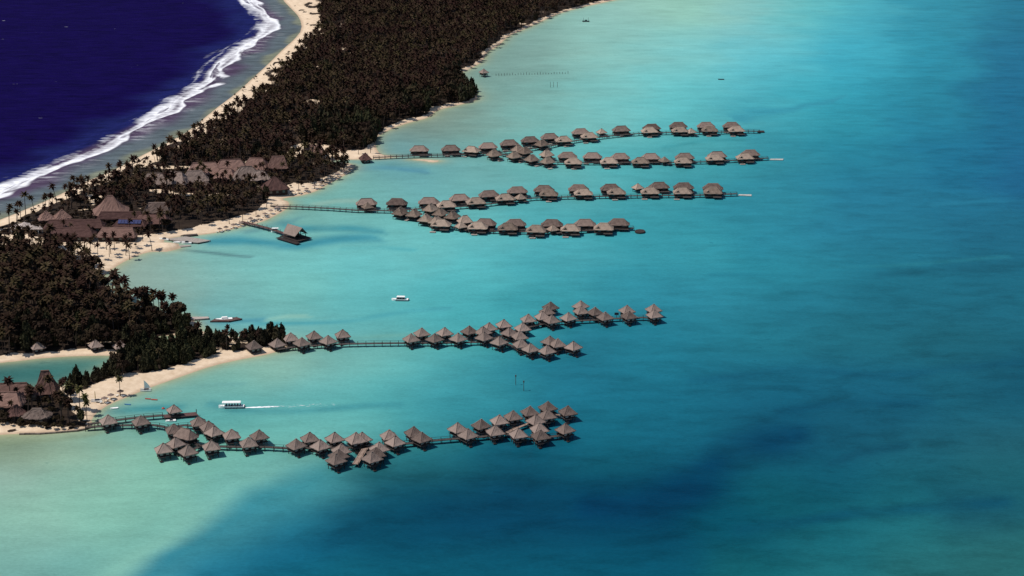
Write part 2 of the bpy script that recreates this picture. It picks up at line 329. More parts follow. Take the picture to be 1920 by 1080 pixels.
def water_colour(X, Y):
    px, py = to_px(X, Y); px = np.clip(px, -300, 2200); py = np.clip(py, -90, 1180)
    jx = (vnoise(X, Y, 36, 3)-.5)*46 + (vnoise(X, Y, 12, 4)-.5)*16
    jy = (vnoise(X, Y, 48, 5)-.5)*16
    px, py = px+jx, py+jy
    C = lin(WP[:, 2:5]); num = np.zeros((len(X), 3)); den = np.zeros(len(X))
    for i in range(len(WP)):
        d2 = (px-WP[i, 0])**2 + ((py-WP[i, 1])*1.7)**2
        g = np.exp(-d2/(2*58.0**2)) + 1e-4/(1+d2/1e4)**2
        num += g[:, None]*C[i]; den += g
    c = num/den[:, None]
    EDGE = [(150,1140),(226,1080),(281,1042),(336,1000),(408,964),(485,921),(556,882),(630,858)]
    de = dist_line(px, py*1.25, [(a, b*1.25) for a, b in EDGE]); deep_side = inside(px, py, EDGE + [(1400, 858), (1400, 1300), (150, 1300)])
    q = np.where(deep_side, de, -de); along = np.clip((px-250)/350, 0, 1)[:, None]
    pale = lin(np.array([134., 192, 174]))*(1-along) + lin(np.array([108., 176, 168]))*along
    dp = lin(np.array([38., 128, 152]))*(1-along) + lin(np.array([58., 142, 152]))*along
    w_ = (np.exp(-(q/60.0)**2)*np.clip((660-px)/80, 0, 1)*.85)[:, None]; q = q + (vnoise(X, Y, 14, 61)-.5)*14; k_ = np.clip((q+30)/64, 0, 1)[:, None]; k_ = k_*k_*(3-2*k_)
    c = c*(1-w_) + (pale*(1-k_)+dp*k_)*w_
    for path, col, hw, st in STROKES:
        d = dist_line(px, py*1.0, path); k = np.clip(1-d/(hw*1.5), 0, 1); k = (k*k*(3-2*k)*st*np.clip(.45+1.1*vnoise(X, Y, 16, 71), 0, 1.25))[:, None]
        c = c*(1-k) + lin(np.array(col, float))*k
    return c*(.80 + .05*np.clip((c[:, 1:2]-.15)/.35, 0, 1))*np.array([1.05, 1.0, .99])

def axis(lo, hi, step, far):
    a = list(np.arange(lo, hi+.1, step)); s = step
    while a[-1] < far: s *= 1.35; a.append(a[-1]+s)
    s = step
    while a[0] > -far if lo < 0 else a[0] > -3000: s *= 1.35; a.insert(0, a[0]-s)
    return np.array(a)
gx, gy = axis(-585, 585, 3.0, 16000), axis(600, 2120, 3.2, 20000)
GX, GY = np.meshgrid(gx, gy); X, Y = GX.ravel(), GY.ravel()
SDF = land_sdf(X, Y)
OCE = inside(X, Y, W_OCEAN)
colr = water_colour(X, Y)
near = np.exp(-np.clip(-SDF, 0, None)/4.5)[:, None]*.75
colr = colr*(1-near) + lin(np.array([168., 164., 126.]))*near
dsurf = dist_line(X, Y, W_SURF); outer = np.concatenate([W_SURF, [(-15000, W_SURF[-1][1]-2000), (-15000, 15000), (W_SURF[0][0]+300, 15000)]])
ds = np.where(inside(X, Y, outer), -dsurf, dsurf)
navy, teal, reef1, reef2, reef3 = [lin(np.array(c, float)) for c in ((22,12,63), (30,33,84), (80,66,88), (88,98,104), (118,122,106))]
def st(a, b, v): t = np.clip((v-a)/(b-a), 0, 1); return (t*t*(3-2*t))[:, None]
oc = navy + (teal-navy)*st(-45, -8, ds+(vnoise(X, Y, 30, 9)-.5)*30)
oc = oc + (reef1-oc)*st(-4, 6, ds)
frac = np.clip(ds, 0, None)/np.maximum(np.clip(ds, 0, None)+np.clip(-SDF, 0, None), 1) + (vnoise(X, Y, 25, 11)-.5)*.35
oc = oc + (reef2-oc)*st(.28, .7, frac)*(ds > 0)[:, None]; oc = oc + (reef3-oc)*st(.82, 1.0, frac)*(ds > 0)[:, None]
colr = np.maximum(np.where(OCE[:, None], oc, colr) - np.array([.0022, .0012, .0012]), .001)
surf_attr = np.where(OCE, ds, -1000.0)
nx, ny = len(gx), len(gy)
ii = (np.arange(ny-1)[:, None]*nx + np.arange(nx-1)[None]).ravel()
FQ = np.stack([ii, ii+1, ii+1+nx, ii+nx], 1)
def sub_grid(name, keep, extra_z=None):
    F = FQ[keep]; u, inv = np.unique(F, return_inverse=True)
    z = np.zeros(len(u)) if extra_z is None else extra_z[u]
    V = np.stack([X[u], Y[u], z], 1); c4 = np.concatenate([colr[u], np.ones((len(u), 1))], 1)
    return np_mesh(name, V, inv.reshape(-1, 4), None, {'depth_colour': ('FLOAT_COLOR', c4), 'surf': ('FLOAT', surf_attr[u]), 'shore': ('FLOAT', SDF[u])})

def water_mat():
    m, n, b = mat('sea_water')
    ca = N(n, 'ShaderNodeAttribute', attribute_name='depth_colour'); sa = N(n, 'ShaderNodeAttribute', attribute_name='surf')
    g = N(n, 'ShaderNodeNewGeometry'); P = g.outputs['Position']
    isoc = mapr(n, sa.outputs['Fac'], -900, -899, 0, 1)
    # coral heads and seagrass on the bed, drifting patches
    n1 = noise(n, mapping(n, P, (.012, .026, 1)), 1, 5, .6); n2 = noise(n, mapping(n, P, (.05, .11, 1)), 1, 5, .65)
    n3 = noise(n, mapping(n, P, (.5, .9, 1)), 1, 3, .65)  # fine ripple shading, painted into the water colour
    wp_ = noise(n, mapping(n, P, (.02, .03, 1)), 1, 2); wv = N(n, 'ShaderNodeVectorMath', operation='MULTIPLY_ADD'); n.links.new(wp_.outputs['Color'], wv.inputs[0]); wv.inputs[1].default_value = (30, 22, 0); n.links.new(P, wv.inputs[2])
    n4 = noise(n, mapping(n, wv.outputs[0], (.034, .062, 1)), 1, 6, .68)
    sx_ = N(n, 'ShaderNodeSeparateColor'); n.links.new(ca.outputs['Color'], sx_.inputs[0]); dm = mapr(n, sx_.outputs[1], .08, .34, 1, .25)
    streak = math_(n, 'MULTIPLY', mapr(n, n4.outputs[0], .40, .70, .05, -.19, 'SMOOTHSTEP'), dm)
    v = math_(n, 'ADD', mapr(n, n1.outputs[0], .3, .7, .93, 1.07), math_(n, 'ADD', mapr(n, n2.outputs[0], .3, .7, -.09, .07), math_(n, 'ADD', streak, mapr(n, n3.outputs[0], .3, .7, -.075, .075))))
    sw = noise(n, mapping(n, P, (.045, .15, 1)), 1, 5, .7)      # light and dark of the swell painted into the open-sea colour
    v = math_(n, 'ADD', v, math_(n, 'MULTIPLY', mapr(n, sw.outputs[0], .3, .7, -.3, .34), isoc))
    sc_ = N(n, 'ShaderNodeVectorMath', operation='SCALE'); n.links.new(ca.outputs['Color'], sc_.inputs[0]); n.links.new(v, sc_.inputs['Scale'])
    n5 = noise(n, mapping(n, P, (.16, .22, 1)), 1, 4, .6)
    patch = math_(n, 'MULTIPLY', mapr(n, math_(n, 'ADD', math_(n, 'MULTIPLY', n2.outputs[0], .55), math_(n, 'MULTIPLY', n5.outputs[0], .45)), .59, .66, 0, .5, 'SMOOTHSTEP'), mapr(n, n1.outputs[0], .42, .58, 0, 1))
    c = mixc(n, patch, sc_.outputs[0], mixc(n, 1.0, sc_.outputs[0], (.45, .58, .62), 'MULTIPLY'))
    # the exposure of the day puts bed colour into albedo
    al = N(n, 'ShaderNodeVectorMath', operation='SCALE'); n.links.new(c, al.inputs[0]); al.inputs['Scale'].default_value = .87
    # surf on the reef
    fn1 = noise(n, mapping(n, P, (.016, .016, 1)), 1, 3, .5); fn2 = noise(n, mapping(n, P, (.05, .22, 1)), 1, 5, .7); fn4 = noise(n, mapping(n, P, (.012, .012, 1)), 1, 2)
    wob = math_(n, 'ADD', mapr(n, fn1.outputs[0], .25, .75, -7, 7), mapr(n, fn4.outputs[0], .3, .7, -9, 9))
    d = math_(n, 'ADD', sa.outputs['Fac'], wob)
    lead = mapr(n, d, 11, 7, 0, 1, 'SMOOTHSTEP')
    trail = mapr(n, d, -13, 9, -.5, 1.05)
    dens = math_(n, 'ADD', trail, mapr(n, fn2.outputs[0], .25, .75, -.5, .4))
    foam = math_(n, 'MULTIPLY', lead, mapr(n, dens, .02, 1.0, 0, 1))
    wash = math_(n, 'MULTIPLY', mapr(n, d, 36, 10, 0, .4, 'SMOOTHSTEP'), mapr(n, math_(n, 'MULTIPLY', fn2.outputs[0], fn4.outputs[0]), .26, .36, 0, 1, 'SMOOTHSTEP'))
    wash = math_(n, 'MULTIPLY', wash, mapr(n, d, -10, 8, 0, 1))
    caps_n = noise(n, mapping(n, P, (.06, .14, 1)), 1, 3, .5)
    caps = math_(n, 'MULTIPLY', mapr(n, caps_n.outputs[0], .745, .79, 0, .4), mapr(n, d, -20, -40, 0, 1))
    ff = math_(n, 'MULTIPLY', math_(n, 'MAXIMUM', math_(n, 'MAXIMUM', foam, wash), caps), isoc)
    c2 = mixc(n, ff, al.outputs[0], (.86, .86, .88))
    w1 = noise(n, mapping(n, P, (.35, .55, 1)), 1, 4, .6); w2 = noise(n, mapping(n, P, (.07, .15, 1)), 1, 4, .65)
    hh = math_(n, 'ADD', math_(n, 'MULTIPLY', w1.outputs[0], .35), math_(n, 'MULTIPLY', math_(n, 'MULTIPLY', w2.outputs[0], 1.3), isoc))
    bp = N(n, 'ShaderNodeBump'); bp.inputs['Strength'].default_value = .5; bp.inputs['Distance'].default_value = 1.0
    n.links.new(hh, bp.inputs['Height'])
    # bed-coloured body of water under a surface glare that the polarising cabin window cuts down
    n.nodes.remove(b); df = N(n, 'ShaderNodeBsdfDiffuse'); gl = N(n, 'ShaderNodeBsdfGlossy'); fr = N(n, 'ShaderNodeFresnel'); mx = N(n, 'ShaderNodeMixShader')
    n.links.new(c2, df.inputs['Color']); gl.inputs['Roughness'].default_value = .22; fr.inputs['IOR'].default_value = 1.33
    for q in (df, gl, fr): n.links.new(bp.outputs[0], q.inputs['Normal'])
    n.links.new(math_(n, 'MULTIPLY', fr.outputs[0], mapr(n, isoc, 0, 1, .12, .025)), mx.inputs[0])
    n.links.new(df.outputs[0], mx.inputs[1]); n.links.new(gl.outputs[0], mx.inputs[2]); n.links.new(mx.outputs[0], n.nodes['Material Output'].inputs['Surface'])
    return m
M['water'] = water_mat()
fo = inside(X[FQ].mean(1), Y[FQ].mean(1), W_OCEAN)
swell = np.where(OCE, 1.0*np.exp(-((ds+2)/9.0)**2) + .25*np.sin(ds/7.0+vnoise(X, Y, 60, 2)*6)*np.exp(-((ds+25)/35.0)**2), 0)*(np.abs(ds) < 150)
swell *= np.clip(-SDF/20, 0, 1)
tag(mesh_obj('lagoon', sub_grid('lagoon', ~fo), None, M['water']), 'turquoise lagoon water around the stilt bungalows', kind='structure')
tag(mesh_obj('ocean', sub_grid('ocean', fo, swell), None, M['water']), 'deep navy ocean with white surf breaking on the reef', kind='structure')

# ------------------------------------------------------------------ the island ground
lx, ly = np.arange(-660, 700, 2.6), np.arange(690, 2560, 3.0)
LX, LY = np.meshgrid(lx, ly); X2, Y2 = LX.ravel(), LY.ravel()
S2 = land_sdf(X2, Y2)
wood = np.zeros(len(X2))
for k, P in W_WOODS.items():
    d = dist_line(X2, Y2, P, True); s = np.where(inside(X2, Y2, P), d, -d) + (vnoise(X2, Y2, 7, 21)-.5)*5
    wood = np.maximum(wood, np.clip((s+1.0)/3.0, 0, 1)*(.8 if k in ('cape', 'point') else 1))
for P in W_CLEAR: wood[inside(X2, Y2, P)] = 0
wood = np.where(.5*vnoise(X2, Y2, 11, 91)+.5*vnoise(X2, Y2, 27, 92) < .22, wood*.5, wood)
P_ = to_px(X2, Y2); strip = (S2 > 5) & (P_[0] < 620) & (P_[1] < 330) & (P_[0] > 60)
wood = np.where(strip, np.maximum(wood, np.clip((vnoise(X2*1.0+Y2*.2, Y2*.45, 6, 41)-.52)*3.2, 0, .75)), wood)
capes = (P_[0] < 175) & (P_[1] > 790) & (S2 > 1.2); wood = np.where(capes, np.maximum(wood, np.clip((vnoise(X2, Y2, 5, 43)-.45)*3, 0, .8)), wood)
h = np.clip(S2*.13, -1.2, 1.5) + np.clip(S2-8, 0, 20)*.02 + np.where(S2 > 2, (vnoise(X2, Y2, 9, 30)-.5)*.5, 0)
mound = at(318, 464); h += np.where(S2 > 0, 1.6*np.exp(-(((X2-mound.x)/7)**2+((Y2-mound.y)/9)**2)), 0)
nx2 = len(lx); jj = (np.arange(len(ly)-1)[:, None]*nx2 + np.arange(nx2-1)[None]).ravel()
F2 = np.stack([jj, jj+1, jj+1+nx2, jj+nx2], 1); keep = (S2[F2] > -7).any(1); F2 = F2[keep]
u, inv = np.unique(F2, return_inverse=True)
bar = dist_line(X2, Y2, W_BAR, True) < 9
isbar = bar[u][inv.reshape(-1, 4)].all(1)
def ground_mat():
    m, n, b = mat('island_ground')
    wa = N(n, 'ShaderNodeAttribute', attribute_name='wood'); g = N(n, 'ShaderNodeNewGeometry'); P = g.outputs['Position']
    sh = N(n, 'ShaderNodeAttribute', attribute_name='shore')
    n1 = noise(n, P, .25, 5, .65); n2 = noise(n, P, .06, 3)
    sand = ramp(n, [(.25, (.50, .37, .25)), (.75, (.72, .57, .42))]); n.links.new(n1.outputs[0], sand.inputs[0])
    wet = mixc(n, mapr(n, sh.outputs['Fac'], .4, 3.0, .55, 0), sand.outputs[0], (.30, .20, .13))
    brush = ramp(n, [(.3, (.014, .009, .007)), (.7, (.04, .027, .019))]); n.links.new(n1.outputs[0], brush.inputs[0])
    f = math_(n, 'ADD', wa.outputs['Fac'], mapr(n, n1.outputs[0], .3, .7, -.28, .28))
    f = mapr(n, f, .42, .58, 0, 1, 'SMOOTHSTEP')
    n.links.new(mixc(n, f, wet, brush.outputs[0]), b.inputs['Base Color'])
    b.inputs['Roughness'].default_value = .95; b.inputs['Specular IOR Level'].default_value = .1
    bp = N(n, 'ShaderNodeBump'); bp.inputs['Strength'].default_value = .4; bp.inputs['Distance'].default_value = .4
    n.links.new(n1.outputs[0], bp.inputs['Height']); n.links.new(bp.outputs[0], b.inputs['Normal'])
    return m
M['ground'] = ground_mat()
def land_mesh(name, keepf):
    F = F2[keepf]; q, iv = np.unique(F, return_inverse=True)
    return np_mesh(name, np.stack([X2[q], Y2[q], h[q]], 1), iv.reshape(-1, 4), None, {'wood': ('FLOAT', wood[q]), 'shore': ('FLOAT', S2[q])})
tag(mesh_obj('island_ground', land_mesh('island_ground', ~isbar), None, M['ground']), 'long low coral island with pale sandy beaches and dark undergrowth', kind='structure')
tag(mesh_obj('sandbar', land_mesh('sandbar', isbar), None, M['ground']), 'small crescent sandbar in front of the topmost jetty', kind='structure')
def gz(x, y):
    s = float(land_sdf(np.array([x]), np.array([y]))[0]); return max(0.0, min(1.5, s*.13) + max(0, min(20, s-8))*.02)

# ------------------------------------------------------------------ thatched roofs
def roof_mb(L, W, hgt, ridge, ez, cut=0.0, flare=.82, rag=.07, lev=5, seed=0, thick=.3, n_side=5):
    r = random.Random(seed); mb = MB()
    def ring(a, b, z, j):
        c = cut*min(a, b); base = [(-a+c, -b), (a-c, -b), (a, -b+c), (a, b-c), (a-c, b), (-a+c, b), (-a, b-c), (-a, -b+c)]
        P = []
        for i in range(8):
            p, q = base[i], base[(i+1) % 8]; k = n_side if i % 2 == 0 else 2
            for t in range(k): P.append((p[0]+(q[0]-p[0])*t/k + r.uniform(-j, j), p[1]+(q[1]-p[1])*t/k + r.uniform(-j, j), z + r.uniform(-j, j)))
        return P
    rings = [ring(L/2-.9, W/2-.9, ez-.05, 0), ring(L/2, W/2, ez-thick, rag), ring(L/2, W/2, ez, rag)]
    for i in range(1, lev+1):
        t = i/lev; s = t**flare
        rings.append(ring(L/2+(ridge/2-L/2)*s, W/2+(.06-W/2)*s, ez+hgt*t, rag*.6 if t < 1 else 0))
    m = len(rings[0])
    for k, R in enumerate(rings):
        mb.v += R
        if k:
            a, b = (k-1)*m, k*m
            mb.f += [(a+i, a+(i+1) % m, b+(i+1) % m, b+i) for i in range(m)]
    mb.f.append(tuple(range(m))); mb.f.append(tuple(range((len(rings)-1)*m, len(rings)*m))[::-1])
    return mb
def cap_mb(L, W, hgt, ridge, ez, flare=.82, r=.22, hips=True, cut=0):
    mb = MB(); mb.bar((-ridge/2-.1, 0, ez+hgt), (ridge/2+.1, 0, ez+hgt), r, r, 6)
    if hips:
        for sx in (-1, 1):
            for sy in (-1, 1):
                pr = None
                for i in range(0, 5):
                    t = i/4; s = t**flare; k = 1-cut*.3
                    p = (sx*(L/2+(ridge/2-L/2)*s)*(k+(1-k)*s), sy*(W/2+(.06-W/2)*s)*(k+(1-k)*s), ez+hgt*t+.02)
                    if pr: mb.bar(pr, p, r*.42, r*.42, 4)
                    pr = p
    return mb
def gable_mb(L, W, hgt, ez, over=.5):
    """gabled roof along x, with thickness"""
    mb = MB(); a, b = L/2, W/2; t = .3
    mb.add([(-a,-b,ez),(a,-b,ez),(a+over,0,ez+hgt),(-a-over,0,ez+hgt),(-a,b,ez),(a,b,ez),
            (-a,-b,ez-t),(a,-b,ez-t),(a+over,0,ez+hgt-t),(-a-over,0,ez+hgt-t),(-a,b,ez-t),(a,b,ez-t)],
           [(0,1,2,3),(3,2,5,4),(7,6,9,8),(9,10,11,8),(0,6,7,1),(5,11,10,4),(1,7,8,2),(2,8,11,5),(0,3,9,6),(3,4,10,9)])
    return mb
STILT = MB().bar((0,0,-2.2),(0,0,1.85),.17,.15,6).mesh('stilt')
STILT.materials.append(M['wood_dark'])

# ---- small bungalow (nearest two jetties)
def small_proto(seed):
    d = {}
    d['roof'] = roof_mb(6.9, 6.9, 3.1, .5, 3.8, .12, .84, .08, 5, seed).mesh('bungalow_roof')
    d['ridge_cap'] = cap_mb(6.9, 6.9, 3.1, .5, 3.8, .84, .26).mesh('bungalow_cap')
    b = MB(); b.box((0, .3, 2.95), (4.6, 4.4, 1.9)); d['wall'] = b.mesh('bungalow_wall')
    b = MB(); b.box((0, 0, 1.92), (5.7, 5.7, .18)); b.box((-1.2, -3.35, 1.88), (2.6, 1.0, .14)); d['deck'] = b.mesh('bungalow_deck')
    b = MB()
    for x, y, rz in ((-2.8, 0, 1), (2.8, 0, 1), (0, 2.8, 0)): b.box((x, y, 2.85), (.08, 5.6, .08) if rz else (5.6, .08, .08))
    for i in range(7):
        for x in (-2.8, 2.8): b.box((x, -2.7+i*.9, 2.4), (.08, .08, .9))
    b.box((1.5, -2.8, 2.85), (2.5, .08, .08)); d['railing'] = b.mesh('bungalow_rail')
    b = MB(); b.box((0, 0, 0), (1.3, .1, 1.3)); d['window'] = b.mesh('bungalow_window')
    b = MB(); b.box((-1.9, -4.3, .45), (1.4, 1.1, .14)); d['swim_platform'] = b.mesh('bungalow_platform')
    b = MB()
    for s in (-.4, .4): b.bar((-1.9+s, -3.7, 1.9), (-1.9+s, -4.5, .4), .05, .05, 4)
    for i in range(4): b.box((-1.9, -3.8-i*.2, 1.5-i*.3), (.8, .2, .06))
    d['steps'] = b.mesh('bungalow_steps')
    for k, mm in (('roof','thatch'),('ridge_cap','thatch'),('wall','wood_dark'),('deck','wood'),('railing','wood_dark'),('window','pale'),('swim_platform','wood_dark'),('steps','wood_dark')):
        d[k].materials.append(M[mm])
    return d
SMALL = [small_proto(i) for i in range(4)]
SMALL_APEX = 6.9
SMALL_ST = [(x, y) for x in (-2.4, 0, 2.4) for y in (-2.4, 0, 2.4)]
def place_small(px, py, rz, label, group, name='stilt_bungalow', cat='bungalow', on_land=False, k=0, scale=1.0):
    p = at(px, py, SMALL_APEX*scale); z = gz(p.x, p.y) - 1.2 if on_land else 0
    if on_land: p = at(px, py, SMALL_APEX*scale+z)
    t = empty(name, (p.x, p.y, z), rz, label, cat, group); t.scale = (scale,)*3
    d = SMALL[k % 4]
    r = mesh_obj('roof', d['roof'], t); mesh_obj('ridge_cap', d['ridge_cap'], r)
    wl = mesh_obj('wall', d['wall'], t)
    for x in (-1.3, 1.3):
        q = mesh_obj('window', d['window'], wl); q.location = (x, -1.94, 2.85)
    mesh_obj('deck', d['deck'], t); mesh_obj('railing', d['railing'], t)
    if not on_land:
        mesh_obj('swim_platform', d['swim_platform'], t); mesh_obj('steps', d['steps'], t)
    for x, y in SMALL_ST:
        s = mesh_obj('stilt', STILT, t); s.location = (x, y, 0)
    return t

# ---- villas (four far jetties)
def villa_proto(kind, seed):
    d = {}; L, W, hg, rd, ez = {'long': (13.4, 8.3, 3.1, 6.4, 3.6), 'front': (12.0, 8.5, 3.2, 4.5, 3.5), 'end': (8.8, 8.0, 3.6, 2.6, 3.5), 'kiosk': (6.6, 6.4, 2.8, .4, 2.9)}[kind]
    cut = .42 if kind == 'long' else .2
    rb = roof_mb(L, W, hg, rd, ez, cut, .86, .09, 5, seed, n_side=6); d['roof'] = rb.mesh('villa_roof')
    d['ridge_cap'] = cap_mb(L, W, hg, rd, ez, .86, .26, True, cut).mesh('villa_cap')
    b = MB(); b.box((0, .2, (ez+1.7)/2), (L-3.2, W-3, ez-1.7+.1)); d['wall'] = b.mesh('villa_wall')
    b = MB(); b.box((0, -.3, 1.6), (L-1.2, W-.6, .2)); b.box((L*.22, -W/2-1.0, 1.55), (L*.45, 2.4, .16)); d['deck'] = b.mesh('villa_deck')
    if kind == 'front':
        g = gable_mb(5.0, 3.4, 1.75, 3.7, .3); g.v = [(-L*.27 + v[1], -W*.32+1.2 - v[0]*.75, v[2]) for v in g.v]; d['dormer_roof'] = g.mesh('villa_dormer')
        b = MB(); b.add([(-L*.27-1.5, -W*.32-.62, 3.5), (-L*.27+1.5, -W*.32-.62, 3.5), (-L*.27, -W*.32-.62, 5.1), (-L*.27-1.5, -W*.32+.5, 3.5), (-L*.27+1.5, -W*.32+.5, 3.5), (-L*.27, -W*.32+.5, 5.1)],
                        [(0, 1, 2), (5, 4, 3), (0, 3, 4, 1), (1, 4, 5, 2), (2, 5, 3, 0)]); d['dormer_gable'] = b.mesh('villa_gable')
    b = MB(); b.box((0, -W/2-2.5, 2.4), (.001+L*.45, .07, .07))
    for i in range(6): b.box((L*.22-L*.2+i*L*.08, -W/2-2.1, 2.0), (.08, .08, .8))
    b = MB()
    for i in range(6): b.box((L*.02+i*L*.08, -W/2-2.1, 2.0), (.08, .08, .8))
    b.box((L*.22, -W/2-2.1, 2.42), (L*.45, .08, .08)); d['railing'] = b.mesh('villa_rail')
    b = MB(); b.box((-L*.22, -W/2-2.0, .42), (3.6, 2.2, .16)); d['swim_platform'] = b.mesh('villa_platform')
    b = MB()
    for s in (-.5, .5): b.bar((-L*.22+s, -W/2-.2, 1.6), (-L*.22+s, -W/2-1.2, .4), .06, .06, 4)
    for i in range(4): b.box((-L*.22, -W/2-.35-i*.25, 1.35-i*.3), (1.0, .24, .06))
    d['steps'] = b.mesh('villa_steps')
    b = MB(); b.box((0, 0, 0), (1.8, .1, 1.3)); d['window'] = b.mesh('villa_window')
    tm_ = 'thatch_villa' if kind == 'long' else 'thatch_pale'
    for k, mm in (('roof',tm_),('ridge_cap',tm_),('wall','wood_dark'),('deck','wood'),('railing','wood_dark'),('swim_platform','concrete'),('steps','wood'),('window','glass'),('dormer_roof','thatch_pale'),('dormer_gable','deck_red')):
        if k in d: d[k].materials.append(M[mm])
    d['dims'] = (L, W, ez+hg); return d
VILLA = {k: [villa_proto(k, 20+i) for i in range(3)] for k in ('long', 'front', 'end', 'kiosk')}
def place_villa(kind, px, py, rz, label, group, k=0, land=0.0):
    d = VILLA[kind][k % 3]; L, W, ap = d['dims']; p = at(px, py, ap+land)
    t = empty('stilt_kiosk' if kind == 'kiosk' else 'stilt_villa', (p.x, p.y, land), rz, label, 'kiosk' if kind == 'kiosk' else 'villa', group)
    r = mesh_obj('roof', d['roof'], t); mesh_obj('ridge_cap', d['ridge_cap'], r)
    if 'dormer_roof' in d:
        mesh_obj('dormer_gable', d['dormer_gable'], mesh_obj('dormer_roof', d['dormer_roof'], t))
    wl = mesh_obj('wall', d['wall'], t)
    for x in ((-L*.2, L*.2) if kind != 'kiosk' else (0,)):
        q = mesh_obj('window', d['window'], wl); q.location = (x, -(W-3)/2+.17, 2.5)
    mesh_obj('deck', d['deck'], t)
    if kind != 'kiosk':
        mesh_obj('railing', d['railing'], t)
        if random.random() < .6:
            dx_ = random.uniform(-1.5, 3.5); q = mesh_obj('swim_platform', d['swim_platform'], t); q.location = (dx_, random.uniform(-.3, .5), 0); q = mesh_obj('steps', d['steps'], t); q.location = (dx_, 0, 0)
    nxs = 4 if kind in ('long', 'front') else (3 if kind == 'end' else 2)
    for i in range(nxs):
        for y in (-W/2+.6, W/2-1.0):
            s = mesh_obj('stilt', STILT, t); s.location = (-(L-2)/2 + (L-2)*i/(nxs-1), y, 0)
    return t

ORD = 'first second third fourth fifth sixth seventh eighth ninth tenth eleventh twelfth thirteenth fourteenth fifteenth sixteenth'.split()
D2R = math.radians
def small_row(pts, what, group):
    for i, q in enumerate(sorted(pts)):
        rz = D2R(q[2]) if len(q) > 2 else D2R(32 + random.uniform(-14, 14))
        place_small(q[0], q[1], rz, f'thatched bungalow, {ORD[i]} from left {what}', group, k=random.randrange(4))
GF, GE = 'small bungalows along the nearest jetty', 'small bungalows along the second nearest jetty'
small_row([(202.5,778),(264,779.5)], 'on the shore stretch of the nearest jetty', GF)
small_row([(372.5,781),(391,789.5),(401,799),(434,805),(486,806)], 'behind the nearest jetty near the tour boat', GF)
small_row([(326,795),(329,820),(306,831),(352.5,835),(396,826),(466,820)], 'before the nearest jetty near the beach', GF)
small_row([(581,810.5),(627.5,810.5),(679,810.5),(730,806),(776,800)], 'behind the middle stretch of the nearest jetty', GF)
small_row([(555,823,42),(600.5,824.5,42),(741,817.5,40),(791,810.5,40)], 'before the middle stretch of nearest jetty', GF)
small_row([(640,832.5),(635,842.5),(630,851)], 'on the left of the pale spur walkway', GF)
small_row([(711,829),(705,839),(697.5,847.5)], 'on the right of the pale spur walkway', GF)
small_row([(858,792.5),(902.5,786),(936.7,778),(962.5,770),(994,761.7),(1027.5,753),(1065,761,22)], 'behind the outer end of the nearest jetty', GF)
small_row([(877.5,804,38),(929,798,20),(972.5,803,20),(1014,806,20),(1011.7,793),(1005,777.5),(1026.7,768,20),(1060,794)], 'before the outer end of nearest jetty', GF)
place_small(667.5, 811, D2R(30), 'taller thatched bungalow at the head of the pale spur walkway', GF, k=1, scale=1.12)
place_small(326, 759, D2R(28), 'thatched pavilion on the red landing pier by the beach', None, name='pier_pavilion', cat='pavilion', k=2, scale=.86)
small_row([(545,624),(566,633),(589,620.5),(615,629,42),(642.5,618)], 'of the cluster over water at the spit', GE)
small_row([(791,615),(834,614),(880,611),(906,612.5),(917.5,605),(945,599)], 'behind the middle of second nearest jetty', GE)
small_row([(771,625.5),(815,625.5),(859,624.5),(907.5,622.5,45),(936,631),(955,614),(975,621),(980,605.5)], 'before the middle of second nearest jetty', GE)
small_row([(991,589),(1017.5,584),(1026,575),(1032.5,566),(1089,564),(1116,576),(1176,572.5,24),(1226,570.5,24)], 'behind the outer arm of second nearest jetty', GE)
small_row([(1035,591),(1066,586),(1090,574),(1135,585),(1180,583,24),(1227.5,581,24)], 'before the outer arm of second nearest jetty', GE)
small_row([(977.5,636),(995,644),(1026,647.5),(1031,630),(1046,635),(1075,640)], 'on the short lower arm of second nearest jetty', GE)
place_small(476, 639, D2R(30), 'thatched bungalow at the sandy end of the wooded spit', GE, k=0, on_land=True, name='beach_bungalow')
place_small(520, 635, D2R(35), 'thatched bungalow on the very tip of the spit', GE, k=3, on_land=True, name='beach_bungalow')
for q, s in (((70,640), 'leftmost'), ((179,637), 'middle'), ((225,639), 'rightmost')):
    place_small(*q, D2R(30), f'{s} of three thatched huts on the shaded inlet beach', 'huts on the inlet beach', k=1, on_land=True, name='beach_bungalow', scale=.95)
place_small(907, 129, D2R(35), 'lone small thatched hut on stilts beside the wooded far shore', None, k=1, scale=.95)

def villa_row(pts, kind, what, group):
    nm = {'long': 'large long-roofed villa', 'front': 'dormered villa', 'end': 'narrow peaked villa', 'kiosk': 'small pointed kiosk'}[kind]
    for i, q in enumerate(sorted(pts)):
        rz = D2R(q[2]) if len(q) > 2 else D2R(random.uniform(-6, 6))
        place_villa(kind, q[0], q[1], rz, f'{nm}, {ORD[i]} from left {what}', group, k=random.randrange(3))
GA, GB, GC, GD = ['villas along the ' + s + ' jetty' for s in ('farthest', 'second farthest', 'third farthest', 'fourth farthest')]
villa_row([(786,273),(845,272),(915,267.5,6),(955,262,8),(994,256,10),(1031,250,10),(1089,241,8)], 'long', 'behind the inner half of farthest jetty', GA)
villa_row([(1165,236,10),(1222,232.5,8),(1272,229),(1324,229),(1372,229)], 'long', 'behind the outer half of the farthest jetty', GA)
villa_row([(884,274,-20),(1057,255,12),(1105,248,8),(1218,238,8),(1275,237),(1331,236),(1381,236)], 'front', 'in front of the farthest jetty', GA)
villa_row([(926,281,35),(964,284,40),(972,272,40),(1016,262,40)], 'end', 'at the fork of the two farthest jetties', GA)
villa_row([(1128,241,30),(1296,240.5,30)], 'kiosk', 'on the farthest jetty', GA)
